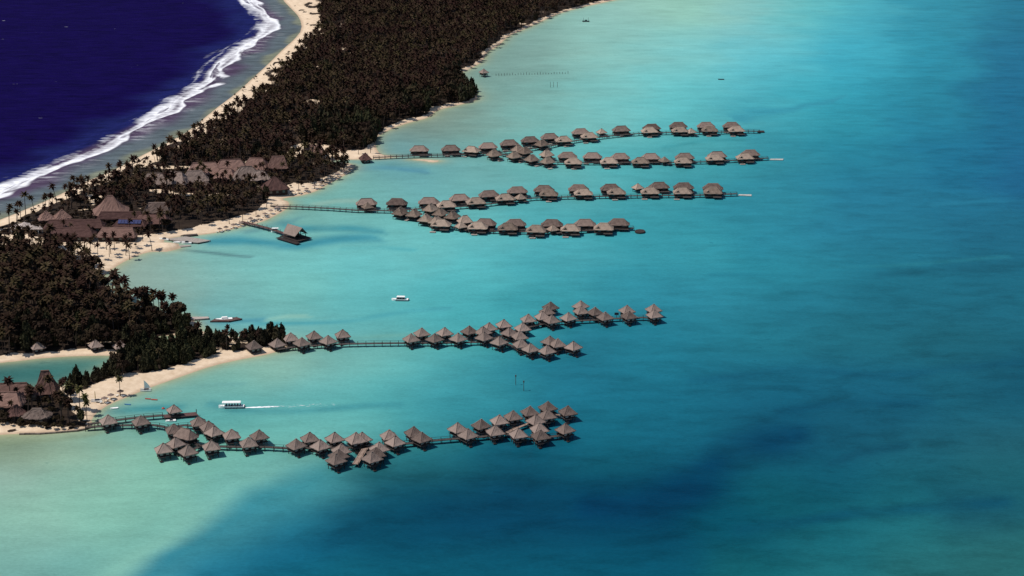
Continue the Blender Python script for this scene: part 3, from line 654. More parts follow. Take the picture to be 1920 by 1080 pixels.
villa_row([(1064,285),(1111,286),(1163,287.2),(1220,287.5),(1284,287),(1345,284,6),(1407,281,6)], 'long', 'behind the second farthest jetty', GB)
villa_row([(1075,296),(1142,295),(1201,295),(1281,294.5),(1340,289,6),(1397,287,6)], 'front', 'in front of the second farthest jetty', GB)
villa_row([(985,276,40),(997,290,40),(1025,281,35),(1027,294,35)], 'end', 'at the inner bend of second farthest jetty', GB)
villa_row([(1246,294,30)], 'kiosk', 'on the second farthest jetty', GB)
villa_row([(687,372),(744,372),(804,370),(862,364,8),(917,357,10),(970,350,8)], 'long', 'behind the inner half of third farthest jetty', GC)
villa_row([(1020,347.5),(1085,346),(1145,345),(1236,341.5),(1282,342.5),(1337,344)], 'long', 'behind the outer half of third farthest jetty', GC)
villa_row([(837,376,10),(892,370,12),(947,363,10),(1029,355),(1094,353.5),(1156,352),(1219,351),(1280,351),(1337,351)], 'front', 'in front of the third farthest jetty', GC)
villa_row([(689,380,30),(976,363,30),(1196,344,30)], 'kiosk', 'on the third farthest jetty', GC)
villa_row([(910,410,-6),(966,411),(1035,411.5),(1097,411),(1160,410)], 'long', 'behind the fourth farthest jetty', GD)
villa_row([(827,411,-8),(896,416,-5),(952,418),(1005,422),(1070,420),(1132,418)], 'front', 'in front of the fourth farthest jetty', GD)
villa_row([(750,389,60),(776,392,65),(797.5,401,70),(807,382,60),(825,390,65),(848,396,60),(872,404,20),(818,405,60)], 'end', 'on the stub before the third farthest jetty', GD)
villa_row([(865,416,30),(1037,421.5,30)], 'kiosk', 'on the fourth farthest jetty', GD)

# ------------------------------------------------------------------ jetties
def jetty(name, path, label, cat='jetty', width=1.9, z=1.7, step=4.0, rail=True, m='wood', group=None, posts=True):
    P = [at(x, y, z) for x, y in path]; o = P[0].copy(); o.z = 0
    t = empty(name, o, 0, label, cat, group)
    V, F = MB(), MB()
    nrm = []
    for i in range(len(P)):
        d = (P[min(i+1, len(P)-1)] - P[max(i-1, 0)]); d.z = 0; d.normalize(); nrm.append(Vector((-d.y, d.x, 0)))
    for i, p in enumerate(P):
        q = p-o
        for sx in (-1, 1):
            e = q + nrm[i]*sx*width/2; V.v += [(e.x, e.y, z-.22), (e.x, e.y, z)]
        if i:
            a, b = (i-1)*4, i*4
            V.f += [(a+1, a+3, b+3, b+1), (a, b, b+2, a+2), (a, a+1, b+1, b), (a+3, a+2, b+2, b+3)]
    k = len(V.v); V.f += [(0, 2, 3, 1), (k-4, k-3, k-1, k-2)]
    dk = V.mesh('walkway'); dk.materials.append(M[m]); mesh_obj('walkway', dk, t)
    # posts and rails at even spacing
    seg = [(P[i+1]-P[i]).length for i in range(len(P)-1)]; tot = sum(seg); n = max(2, int(tot/step)); pts = []
    for j in range(n+1):
        s = tot*j/n; i = 0
        while i < len(seg)-1 and s > seg[i]: s -= seg[i]; i += 1
        f = min(1, s/seg[i]); c = P[i].lerp(P[i+1], f) - o; nn = nrm[i].lerp(nrm[i+1], f).normalized(); pts.append((c, nn))
    for sx in (-1, 1):
        for c, nn in pts:
            if posts:
                s = mesh_obj('post', POST, t); e = c + nn*sx*(width/2+.06); s.location = (e.x, e.y, 0)
        if rail:
            r = MB()
            for (a, na), (b, nb) in zip(pts[:-1], pts[1:]):
                ea, eb = a+na*sx*(width/2+.06), b+nb*sx*(width/2+.06); r.bar((ea.x, ea.y, z+.95), (eb.x, eb.y, z+.95), .07, .07, 4)
            me = r.mesh('handrail'); me.materials.append(M['wood_dark']); mesh_obj('handrail', me, t)
    return t
POST = MB().bar((0, 0, -2), (0, 0, 2.7), .15, .12, 6).mesh('post'); POST.materials.append(M['wood_dark'])
jetty('jetty', [(160,801),(205,798),(240,797),(290,797),(318,802),(345,818),(375,836),(417,837),(450,838),(500,838),(535,840),(600,840),(670,839),(740,834),(810,826),(857,822),(900,819),(946,813)], 'nearest wooden jetty running out from the beach past the tour boat')
jetty('jetty_spur', [(946,813),(966,803),(987,795),(1008,784),(1040,776),(1062,781)], 'pale bent walkway at the outer end of the nearest jetty', m='plank_light', width=1.7)
jetty('jetty_spur', [(946,813),(975,818),(1010,821),(1047,817),(1060,813)], 'dark lower walkway at the outer end of the nearest jetty')
jetty('jetty_spur', [(686,838),(676,854),(666,870)], 'pale wide spur walkway crossing between two columns of bungalows', m='plank_light', width=2.6)
jetty('jetty_spur', [(318,802),(345,797),(372,799),(395,806),(425,821)], 'short walkway behind the first bungalow cluster near the beach')
jetty('jetty_spur', [(375,836),(355,846),(330,846)], 'short walkway in front of the first bungalow cluster near the beach')
jetty('jetty', [(520,655),(545,651),(600,647),(650,644.5),(700,643.5),(755,643),(830,643),(900,641),(935,632),(960,622),(995,612),(1022,606),(1060,602),(1110,600),(1170,596),(1205,595),(1235,597)], 'second nearest wooden jetty running out from the wooded spit')
jetty('jetty_spur', [(935,632),(952,645),(975,655),(1005,660),(1040,657),(1066,654)], 'short lower arm of the second nearest jetty')
jetty('jetty', [(700,295),(740,293),(815,290.5),(852,290),(900,288),(940,285),(985,280),(1030,274),(1060,267),(1100,260),(1150,254),(1200,250),(1250,248.5),(1300,248),(1350,247.5),(1400,245.5),(1424,246)], 'farthest wooden jetty with villas on both sides', width=2.2)
jetty('jetty', [(930,286),(965,294),(1000,302),(1050,304),(1100,305),(1150,305),(1250,304.5),(1330,303),(1380,300),(1440,296)], 'second farthest wooden jetty forking off the farthest one', width=2.2)
jetty('jetty', [(508,386),(560,387.5),(620,390.5),(670,394),(740,395),(790,391),(850,388),(900,384),(950,378),(1000,371),(1060,369),(1140,367.5),(1220,366.5),(1300,366),(1382,363)], 'third farthest wooden jetty starting at the sandy point', width=2.2)
jetty('jetty', [(735,395),(770,405),(800,413),(830,422),(870,430),(920,433),(980,434),(1050,434),(1100,432),(1150,429),(1188,427)], 'fourth farthest wooden jetty branching from the one behind', width=2.2)
jetty('landing_pier', [(166,795),(222,787),(262,782),(305,778.5)], 'landing pier from the beach to the pavilion by the moored white boat', cat='pier', m='wood')
jetty('boat_pier', [(452,415),(478,421),(512,430),(538,439)], 'curved dark pier from the beach to the gabled boathouse', cat='pier', rail=False, m='deck_red', width=2.6)

def slab(name, corners, z, th, label, cat, m, posts=True, edge=None):
    """a deck on piles with its real outline"""
    P = [at(x, y, z) for x, y in corners]; o = sum(P, Vector())/len(P); o.z = 0
    t = empty(name, o, 0, label, cat); n = len(P); b = MB()
    b.v = [tuple(p-o) for p in P] + [tuple(p-o-Vector((0, 0, th))) for p in P]
    b.f = [tuple(range(n))[::-1], tuple(range(n, 2*n))] + [(i, (i+1) % n, n+(i+1) % n, n+i) for i in range(n)]
    me = b.mesh('deck'); me.materials.append(M[m]); mesh_obj('deck', me, t)
    if posts:
        for i in range(n):
            a, c = P[i]-o, P[(i+1) % n]-o; k = max(1, int((c-a).length/5))
            for j in range(k):
                e = a.lerp(c, j/k)*.985; s = mesh_obj('pile', PILE, t); s.location = (e.x, e.y, 0)
    return t
PILE = MB().bar((0, 0, -2), (0, 0, 1.0), .18, .16, 6).mesh('pile'); PILE.materials.append(M['wood_dark'])
slab('pier_platform', [(304,777.5),(309,783.5),(372,778.5),(367,772.5)], 1.15, .25, 'dark red landing platform under the pier pavilion', 'platform', 'deck_red')
slab('dock', [(314,447.5),(348,443),(395,450.5),(372,455),(345,452.5),(322,450)], 1.0, .4, 'broad grey timber dock beside the rocky sand mound', 'dock', 'concrete')
slab('floating_dock', [(334,461.5),(340,459.5),(357,459),(358,461),(338,463)], .5, .4, 'small grey floating dock in front of the broad grey dock', 'dock', 'concrete', False)
slab('dock', [(339,441.5),(345,439.8),(369,438),(371,440),(352,441.8)], .9, .4, 'short narrow dock against the beach behind the broad grey dock', 'dock', 'wood')
slab('dock', [(349,597),(352,594),(391,593.5),(392,596.5),(366,598.5)], .9, .6, 'pale concrete quay at the edge of the palm grove', 'dock', 'canvas')
slab('dock', [(394,602),(402,598),(444,594.5),(454,597.5),(430,602)], .8, .5, 'reddish floating dock holding a white boat by the spit', 'dock', 'deck_red')
slab('floating_dock', [(1384,366),(1386,364),(1409,364.5),(1409,367)], .5, .4, 'pale swim float off the end of third farthest jetty', 'float', 'pale', False)
slab('floating_dock', [(1443,299.5),(1445,297.5),(1469,297.5),(1468,299.7)], .5, .4, 'pale swim float off the end of second farthest jetty', 'float', 'pale', False)
slab('floating_dock', [(1420,247),(1422,244.5),(1433,244.8),(1433,247)], .9, .7, 'dark landing stage at the end of farthest jetty', 'float', 'wood_dark', False)
slab('floating_dock', [(1190,433),(1193,430.5),(1200,429.5),(1207,430.5),(1210,433),(1207,435.5),(1200,436.3),(1193,435.5)], .9, .7, 'round dark landing stage at the end of fourth farthest jetty', 'float', 'wood_dark', False)

# boathouse with open gable
p = at(553, 423, 8.2); t = empty('boathouse', (p.x, p.y, 0), D2R(-44), 'open gabled thatched boathouse at the end of the curved pier', 'boathouse')
me = gable_mb(11, 9.6, 4.6, 3.6, 1.2).mesh('boathouse_roof'); me.materials.append(M['thatch']); mesh_obj('roof', me, t)
b = MB(); b.box((.5, 0, 1.2), (16.5, 11, .3)); b.box((2, -7.2, .9), (19, 3.2, .25)); me = b.mesh('boathouse_deck'); me.materials.append(M['wood_dark']); mesh_obj('deck', me, t)
CPOST = MB().bar((0, 0, -2), (0, 0, 3.9), .2, .2, 6).mesh('column'); CPOST.materials.append(M['wood_dark'])
for x in (-4.6, 0, 4.6):
    for y in (-4.1, 4.1): s = mesh_obj('column', CPOST, t); s.location = (x, y, 0)
b = MB(); b.box((-2.5, 2.0, 2.4), (4, 3, 2.2)); me = b.mesh('boathouse_room'); me.materials.append(M['wood_dark']); mesh_obj('store_room', me, t)
b = MB(); b.box((0, 0, 4.0), (11, .25, .25)); b.box((5.3, 0, 4.0), (.25, 8.4, .25)); b.box((-5.3, 0, 4.0), (.25, 8.4, .25)); me = b.mesh('tie_beam'); me.materials.append(M['wood_dark']); mesh_obj('tie_beam', me, t)

# ------------------------------------------------------------------ resort buildings on land
FOOT = []
def building(name, px, py, L, W, hg, ridge, ez, rz, label, cat='building', m='thatch', cut=.15, flare=.9, wall='wood_dark', group=None, clear=True):
    p = at(px, py, ez+hg+1.5); z = gz(p.x, p.y)
    p = at(px, py, ez+hg+z)
    t = empty(name, (p.x, p.y, z), D2R(rz), label, cat, group)
    me = roof_mb(L, W, hg, ridge, ez, cut, flare, .28, 7, int(px), .45, 9).mesh(name+'_roof'); me.materials.append(M[m]); r = mesh_obj('roof', me, t)
    me = cap_mb(L, W, hg, ridge, ez, flare, .35, True, cut).mesh(name+'_cap'); me.materials.append(M[m]); mesh_obj('ridge_cap', me, r)
    b = MB(); b.box((0, 0, ez/2-.3), (L-3, W-3, ez+.4)); me = b.mesh(name+'_wall'); me.materials.append(M[wall]); wl = mesh_obj('wall', me, t)
    nw = max(2, int(L/5))
    wm = MB().box((0, 0, 0), (1.6, .12, 1.5)).mesh('window'); wm.materials.append(M['glass'])
    for i in range(nw):
        q = mesh_obj('window', wm, wl); q.location = (-(L-4)/2+(L-4)*(i+.5)/nw, -(W-3)/2-.02, ez*.5)
    if clear: FOOT.append((p.x, p.y, L/2-.2, W/2-.2, D2R(rz)))
    return t
B = building
GR = 'large thatched roofs of the far resort'
B('thatched_hall', 290, 325, 19, 12, 6, 9, 3, 4, 'mauve thatched hall, leftmost of the big resort roofs', m='thatch', group=GR)
B('thatched_hall', 330, 322, 17, 13, 6.5, 8, 3, -14, 'mauve thatched hall, second from left of the big resort roofs', m='thatch', group=GR)
B('thatched_hall', 365, 320, 18, 12, 6, 9, 3, 10, 'mauve thatched hall, third from left of the big resort roofs', m='thatch', group=GR)
B('thatched_hall', 383, 305, 24, 13, 6.5, 15, 3.2, 6, 'reddish thatched hall at the back left of the big resort roofs', m='thatch_red', group=GR)
B('thatched_hall', 432, 299, 24, 15, 7.5, 13, 3.4, 12, 'reddish thatched hall at the back middle of the big resort roofs', m='thatch_red', group=GR)
B('thatched_hall', 480, 296, 20, 14, 7, 9, 3.2, -8, 'reddish thatched hall at the back right of the big resort roofs', m='thatch_red', group=GR)
B('thatched_hall', 462, 312, 20, 15, 7, 7, 3.2, 14, 'mauve thatched hall in front of the back right roof', m='thatch', group=GR)
B('thatched_hall', 423, 316, 15, 11, 5.2, 7, 3, -6, 'low thatched hall in the front middle of the big resort roofs', m='thatch_red', group=GR)
B('thatched_hall', 486, 320, 14, 11, 5, 6, 3, 10, 'small thatched hall behind the dark pointed pavilion', m='thatch', group=GR)
B('thatched_pavilion', 521, 293, 14, 12, 7, 8, 5, 5, 'boxy thatched pavilion at the right end of the big resort roofs', m='thatch_red', group=GR)
B('thatched_pavilion', 515, 331, 16.5, 15, 7, 1.2, 3.4, 20, 'dark pointed thatched pavilion behind the sandy beach', m='thatch_dark')
B('thatched_hall', 588, 272, 15, 10, 5, 10, 3, 2, 'brown thatched hall in the clearing near the farthest jetty', m='thatch_red')
B('thatched_pavilion', 685, 287, 8, 8, 4, .6, 2.6, 20, 'small dark thatched pavilion at the root of the farthest jetty', m='thatch_dark')
B('conical_hall', 206, 367, 22, 20, 9.5, 3.5, 3.5, 10, 'tall flared thatched hall rising above the palms on the left', m='thatch_red', cut=.35, flare=.7)
B('low_hall', 226, 397, 28, 9, 3.2, 24, 3, 0, 'low dark hall skirting the tall flared hall', m='thatch_dark')
B('low_hall', 140, 412, 36, 11, 3.6, 30, 3.2, 2, 'long dark low roof left of the blue panelled roof', m='thatch_dark')
B('low_hall', 285, 402, 22, 12, 4, 16, 3.2, -3, 'dark reddish low roof behind the grey dock', m='thatch_dark')
t = B('solar_hall', 245, 410, 20, 13, 3.2, 13, 3.2, -3, 'low hall roofed with blue solar panels', m='thatch_dark')
pm = MB().add([(-.9, -1.7, 0), (.9, -1.7, 0), (.9, 1.7, 0), (-.9, 1.7, 0), (-.9, -1.7, .1), (.9, -1.7, .1), (.9, 1.7, .1), (-.9, 1.7, .1)], [(0,3,2,1),(4,5,6,7),(0,1,5,4),(1,2,6,5),(2,3,7,6),(3,0,4,7)]).mesh('solar_panel'); pm.materials.append(M['solar'])
for i in range(7):
    q = mesh_obj('solar_panel', pm, t); q.location = (-6+i*2.0, -3.1, 5.35); q.rotation_euler = (math.atan2(3.2, 6.5), 0, 0)
B('low_hall', 220, 427, 24, 12, 4, 18, 3.2, -3, 'brown low hall behind the pale sandy yard', m='thatch_red')
B('low_hall', 135, 427, 27, 12, 3.8, 20, 3.2, 2, 'dark low hall left of the pale sandy yard', m='thatch_dark')
B('thatched_pavilion', 86, 396, 10, 9, 4.5, 1, 3, 25, 'left of two small reddish roofs among the palms', m='thatch_red')
B('thatched_pavilion', 116, 393.5, 10, 9, 4.5, 1, 3, 25, 'right of two small reddish roofs among the palms', m='thatch_red')
B('thatched_hall', 294, 380, 17, 11, 5, 10, 3, 4, 'pale thatched roof half hidden by palms above the blue panels', m='thatch_villa')
B('thatched_pavilion', 388, 340, 7, 7, 4, .6, 2.6, 20, 'small pink-brown thatched roof below the striped hall', m='thatch_villa')
B('tower_hall', 84, 695, 11.5, 10.5, 9.5, 3.6, 3.4, 8, 'tall steep thatched tower roof beside the inlet', m='thatch_red', cut=.1, flare=.75)
B('thatched_hall', 8, 719, 26, 10, 4.2, 20, 3.2, 6, 'long thatched roof left of the steep tower roof', m='thatch_red')
B('thatched_hall', 6, 735, 19, 11, 4.8, 12, 3.4, -2, 'broad brown thatched roof at the left edge above the point', m='thatch_red')
B('round_hall', 69, 766, 13, 10, 3.0, 4, 2.6, 0, 'low rounded thatched roof among the palms on the point', m='thatch', cut=.6, flare=.62)
B('round_hall', 28, 760, 9, 8, 3.6, 2.5, 2.8, 60, 'small curved dark thatched roof left of the rounded roof', m='thatch_dark', cut=.6, flare=.62)
q = place_villa('long', 348, 805, D2R(-35), 'long thatched hall in the middle of the first bungalow cluster', GF, 1); q.scale = (.84, .84, 1.05)
q = [c for c in q.children if c.name.startswith('roof')][0]

# canvas canopies
def canopy(px, py, s, label):
    p = at(px, py, 5.2); z = gz(p.x, p.y); t = empty('canvas_canopy', (p.x, p.y, z), D2R(20), label, 'canopy', 'pale canopies by the left edge')
    me = roof_mb(s, s, 2.0, .2, 2.7, 0, .7, 0, 3, 1, .12, 2).mesh('canopy_cloth'); me.materials.append(M['canvas']); mesh_obj('cloth', me, t)
    pl = MB().bar((0, 0, 0), (0, 0, 2.7), .07, .07, 5).mesh('canopy_pole'); pl.materials.append(M['white'])
    for x in (-1, 1):
        for y in (-1, 1): q = mesh_obj('pole', pl, t); q.location = (x*(s/2-.3), y*(s/2-.3), 0)
    FOOT.append((p.x, p.y, s/2+1, s/2+6, 0))
canopy(46, 420, 7, 'tallest pale canopy by the dark palm grove'); canopy(30, 425.5, 6.5, 'pale canopy left of the tallest canopy'); canopy(61, 426, 6.5, 'pale canopy right of the tallest canopy'); canopy(75, 427, 3, 'tiny pale canopy at the right end of the canopies')

# ------------------------------------------------------------------ boats
def hull_mb(L, Wd, H, bow=.35, draft=.3):
    b = MB(); n = 9; prof = []
    for i in range(n):
        t = i/(n-1); x = -L/2 + L*t
        wv = Wd/2*(1 if t > bow else (t/bow)**.55 if t > 0 else .02); wv = max(wv, .03)
        zz = H*(1 + .35*max(0, (bow-t)/bow)**1.5); prof.append((x, wv, zz))
    for x, wv, zz in prof: b.v += [(x, -wv*.7, -draft), (x, -wv, zz), (x, wv, zz), (x, wv*.7, -draft)]
    for i in range(n-1):
        a, c = i*4, i*4+4
        b.f += [(a, c, c+1, a+1), (a+1, c+1, c+2, a+2), (a+2, c+2, c+3, a+3), (a+3, c+3, c, a)]
    b.f += [(0, 1, 2, 3), (4*n-1, 4*n-2, 4*n-3, 4*n-4)]; return b
def boat(name, px, py, L, Wd, rz, label, hull='white', roof=None, cabin=None, cat='boat', H=.9, stripe=False, seats=0):
    p = at(px, py, .4); t = empty(name, (p.x, p.y, 0), D2R(rz), label, cat)
    me = hull_mb(L, Wd, H).mesh('hull'); me.materials.append(M[hull]); hl = mesh_obj('hull', me, t)
    if stripe:
        b = MB(); b.box((L*.12, 0, H*.35), (L*.74, Wd+.06, .22)); me = b.mesh('stripe'); me.materials.append(M['boat_dark']); mesh_obj('stripe', me, hl)
    if cabin:
        l, wd, hh, xo, mm = cabin; b = MB()
        b.add([(xo-l/2, -wd/2, H), (xo+l/2, -wd/2, H), (xo+l/2, wd/2, H), (xo-l/2, wd/2, H), (xo-l/2+.5*hh, -wd*.42, H+hh), (xo+l/2-.1, -wd*.42, H+hh), (xo+l/2-.1, wd*.42, H+hh), (xo-l/2+.5*hh, wd*.42, H+hh)],
              [(0,3,2,1),(4,5,6,7),(0,1,5,4),(1,2,6,5),(2,3,7,6),(3,0,4,7)]); me = b.mesh('cabin'); me.materials.append(M[mm]); mesh_obj('cabin', me, t)
    if roof:
        l, wd, zr, xo = roof; b = MB(); b.box((xo, 0, zr), (l, wd, .16)); b.box((xo, 0, zr+.13), (l-.5, wd-.5, .12)); me = b.mesh('canopy_roof'); me.materials.append(M['white']); mesh_obj('canopy_roof', me, t)
        pm_ = MB().bar((0, 0, H), (0, 0, zr), .05, .05, 4).mesh('canopy_post'); pm_.materials.append(M['white'])
        for i in range(4):
            for y in (-wd/2+.15, wd/2-.15): q = mesh_obj('canopy_post', pm_, t); q.location = (xo-l/2+.2+(l-.4)*i/3, y, 0)
    for i in range(seats):
        b = MB(); b.box((-L*.2+i*L*.11, 0, H+.3), (.5, Wd*.8, .6)); me = b.mesh('bench'); me.materials.append(M['boat_dark']); mesh_obj('bench', me, t)
    if L > 5:
        b = MB(); b.box((L/2+.2, 0, H*.7), (.5, .5, .9)); me = b.mesh('outboard_motor'); me.materials.append(M['boat_dark']); mesh_obj('outboard_motor', me, t)
    return t
boat('tour_boat', 434, 763, 11.6, 2.9, 2, 'white canopied tour boat pulling a wake across the lagoon', roof=(8.4, 2.9, 2.75, .1), stripe=True, seats=6, H=1.05)
boat('motor_boat', 750, 562, 9.0, 2.8, -4, 'white cabin motor boat alone in mid lagoon', cabin=(4.6, 2.3, 1.0, .3, 'boat_dark'), roof=(4.4, 2.4, 2.2, .5), stripe=True)
boat('motor_boat', 420, 599, 8.6, 2.6, 12, 'white motor boat moored at the reddish floating dock', cabin=(3.2, 2.0, .9, .2, 'white'), stripe=True)
boat('motor_boat', 516, 434, 5.0, 2.2, 5, 'white canopied boat moored beside the curved pier', roof=(4, 2.2, 2.4, 0), cabin=(2.5, 1.9, .9, .2, 'boat_dark'))
boat('speedboat', 320, 788.5, 4.6, 1.8, 10, 'small white speedboat moored below the pier platform', cabin=(1.4, 1.3, .5, .2, 'boat_dark'), H=.6)
boat('speedboat', 214, 765, 3.6, 1.4, 15, 'tiny white dinghy close to the lower beach', H=.5)
boat('speedboat', 308, 449, 6.5, 2.2, -20, 'white boat at the landward corner of the broad grey dock', cabin=(2, 1.6, .7, 0, 'boat_dark'))
boat('speedboat', 332, 454, 4.2, 1.8, 5, 'white dinghy along the front of the broad grey dock', H=.6)
boat('speedboat', 350, 455.5, 6.2, 2.1, -8, 'white motorboat between broad dock and floating dock', cabin=(2, 1.6, .7, 0, 'boat_dark'))
boat('kayak', 277, 747, 2.6, .9, -8, 'left one of two red kayaks floating off the beach', 'red', H=.35, cat='kayak'); boat('kayak', 289, 748.5, 3.0, .9, -10, 'right one of two red kayaks floating off the beach', 'red', H=.35, cat='kayak')
boat('kayak', 239, 757.5, 3.0, .9, -8, 'blue kayak floating off the lower beach', 'blue', H=.35, cat='kayak')
boat('motor_boat', 1098, 40, 6.5, 2.4, 0, 'dark boat between mooring poles near the far shore', 'boat_dark', cabin=(2.2, 1.8, 1.0, .3, 'boat_dark'))
boat('skiff', 1352, 148.5, 5, 1.8, 0, 'tiny dark skiff in the pale far lagoon', 'boat_dark', H=.6)
p = at(306, 766.5, 0); t = empty('mooring_buoy', (p.x, p.y, 0), 0, 'red mooring buoy behind the landing pier', 'buoy')
b = MB(); b.bar((0,0,-.3),(0,0,.3),.6,.75,9); b.bar((0,0,.3),(0,0,.75),.75,.2,9); me = b.mesh('buoy_body'); me.materials.append(M['red']); mesh_obj('float', me, t)
b = MB(); b.bar((0,0,.7),(0,0,1.1),.06,.06,5); me = b.mesh('buoy_ring'); me.materials.append(M['boat_dark']); mesh_obj('ring', me, t)
# wake of the tour boat
def wake_mat():
    m, n, b = mat('wake_foam'); g = N(n, 'ShaderNodeNewGeometry'); a = N(n, 'ShaderNodeAttribute', attribute_name='dens')
    nz = noise(n, mapping(n, g.outputs['Position'], (.35, 1.2, 1)), 1, 4, .65)
    f = mapr(n, math_(n, 'ADD', a.outputs['Fac'], mapr(n, nz.outputs[0], .3, .7, -.4, .4)), .4, .7, 0, 1)
    b.inputs['Base Color'].default_value = (.85, .87, .88, 1); b.inputs['Roughness'].default_value = .8; n.links.new(f, b.inputs['Alpha']); return m
M['wake'] = wake_mat()
p0, p1 = at(459, 764.5, .06), at(640, 757, .06); V, F, Dn = [], [], []
ns = 40
for i in range(ns+1):
    t_ = i/ns; c = p0.lerp(p1, t_); hw = .6 + 2.4*min(1, t_*1.4)
    for j in range(5):
        s = j/2-1; V.append((c.x, c.y+s*hw, .06+.12*math.exp(-t_*8)*(1-s*s))); Dn.append(max(0, (1.25-t_*2.2 if t_ < .38 else .46-t_*.25))*(1-abs(s)**2*.7))
    if i: F += [((i-1)*5+j, i*5+j, i*5+j+1, (i-1)*5+j+1) for j in range(4)]
me = np_mesh('boat_wake', V, F, None, {'dens': ('FLOAT', Dn)}); me.materials.append(M['wake'])
tag(mesh_obj('boat_wake', me), 'white foam wake trailing behind the tour boat', kind='stuff')

# sailing catamaran on the beach and furled sail
def catamaran(px, py, rz, label, sail_m, mast, furled):
    p = at(px, py, 1.0); z = gz(p.x, p.y)+.1; t = empty('beach_catamaran', (p.x, p.y, z), D2R(rz), label, 'catamaran')
    for y in (-1.1, 1.1):
        hb = hull_mb(5.0, .5, .5, .4, .1); hb.v = [(a, q+y, c+.15) for a, q, c in hb.v]; me = hb.mesh('cat_hull'); me.materials.append(M['white']); mesh_obj('hull', me, t)
    b = MB(); b.box((.3, 0, .72), (2.2, 2.2, .06)); me = b.mesh('trampoline'); me.materials.append(M['boat_dark']); mesh_obj('trampoline', me, t)
    b = MB(); b.bar((-.6, 0, .7), (-.6, 0, mast), .06, .04, 6); me = b.mesh('mast'); me.materials.append(M['pale']); mesh_obj('mast', me, t)
    b = MB()
    if furled: b.bar((-.45, 0, 1.4), (-.5, 0, mast*.92), .26, .14, 6)
    else: b.add([(-.5, -.04, 1.2), (2.2, .35, 1.2), (1.3, .3, mast*.55), (-.5, -.04, mast*.96), (-.5, .04, 1.2), (2.2, .42, 1.2), (1.3, .37, mast*.55), (-.5, .04, mast*.96)], [(0,1,2,3),(7,6,5,4),(0,4,5,1),(1,5,6,2),(2,6,7,3),(3,7,4,0)])
    me = b.mesh('sail'); me.materials.append(M[sail_m]); mesh_obj('sail', me, t)
catamaran(273, 729, 8, 'white sailing catamaran with raised sail at the water edge', 'white', 5.4, False)
catamaran(181, 752, 12, 'beached catamaran with a furled yellow sail on the sand', 'yellow', 5.2, True)

# marker poles in the lagoon
POLE = MB().bar((0, 0, -2), (0, 0, 4.6), .16, .13, 6).mesh('pole'); POLE.materials.append(M['wood'])
TOP = MB().bar((0, 0, 4.2), (0, 0, 5.0), .36, .36, 6).mesh('marker'); TOP.materials.append(M['wood'])
for (x, y, s) in ((967, 722, 'left, darker'), (982, 733, 'right, paler')):
    p = at(x, y); t = empty('channel_marker', (p.x, p.y, 0), 0, f'{s} of two channel marker poles between the nearest jetties', 'marker pole', 'channel markers')
    mesh_obj('pole', POLE, t); mesh_obj('topmark', TOP, t)
p = at(1156, 599); t = empty('sign_post', (p.x, p.y, 0), 0, 'dark sign box on a post beside the second nearest jetty', 'sign')
mesh_obj('pole', MB().bar((0, 0, -1), (0, 0, 2.6), .12, .12, 6).mesh('sign_pole'), t, M['wood_dark']); mesh_obj('board', MB().box((0, 0, 3.1), (2.2, .3, 1.3)).mesh('sign_board'), t, M['boat_dark'])
p = at(368.5, 779, 0); t = empty('mooring_post', (p.x, p.y, 0), 0, 'dark mooring post on the outer corner of the pier platform', 'post')
mesh_obj('pole', MB().bar((0, 0, -1), (0, 0, 3.0), .2, .18, 6).mesh('mooring_pole'), t, M['wood_dark'])
for i, (x, y) in enumerate([(1032, 164), (1038, 163.5), (1045, 164), (1094, 42), (1103, 41.5)]):
    p = at(x, y); t = empty('mooring_post', (p.x, p.y, 0), 0, 'thin mooring post standing in the far lagoon shallows' if i < 3 else 'thin mooring post beside the dark far boat', 'post', 'far mooring posts' if i < 3 else 'posts by the far boat')
    mesh_obj('pole', POLE, t)
fp = [at(930 + (1065-930)*i/26, 142 - 4*i/26 + random.uniform(-.3, .3)) for i in range(27)]
t = empty('fish_fence', fp[0], 0, 'line of old stakes in the water beside the lone far hut', 'fence')
STK = MB().bar((0, 0, -1), (0, 0, 1.5), .14, .12, 5).mesh('stake'); STK.materials.append(M['wood_dark'])
for q in fp:
    s = mesh_obj('stake', STK, t); s.location = q - fp[0]; s.scale = (1.3, 1.3, random.uniform(.7, 1.5))

# low sea wall round the point
wp = [at(x, y, .6) for x, y in [(36, 812.5), (75, 812), (115, 809), (145, 806.5), (160, 803.5), (172, 799)]]
t = empty('sea_wall', (wp[0].x, wp[0].y, 0), 0, 'low dark sea wall along the palm point', 'wall')
for a, c in zip(wp[:-1], wp[1:]):
    d = c-a; n_ = max(1, int(d.length/2.2))
    for i in range(n_):
        m_ = a.lerp(c, (i+.5)/n_) - wp[0]; b = MB(); b.box((0, 0, .1), (d.length/n_-.05, .9+random.uniform(-.1, .1), 1.1+random.uniform(-.12, .12)))
        me = b.mesh('stone_block'); me.materials.append(M['stone']); q = mesh_obj('stone_block', me, t); q.location = (m_.x, m_.y, 0); q.rotation_euler = (0, 0, math.atan2(d.y, d.x))

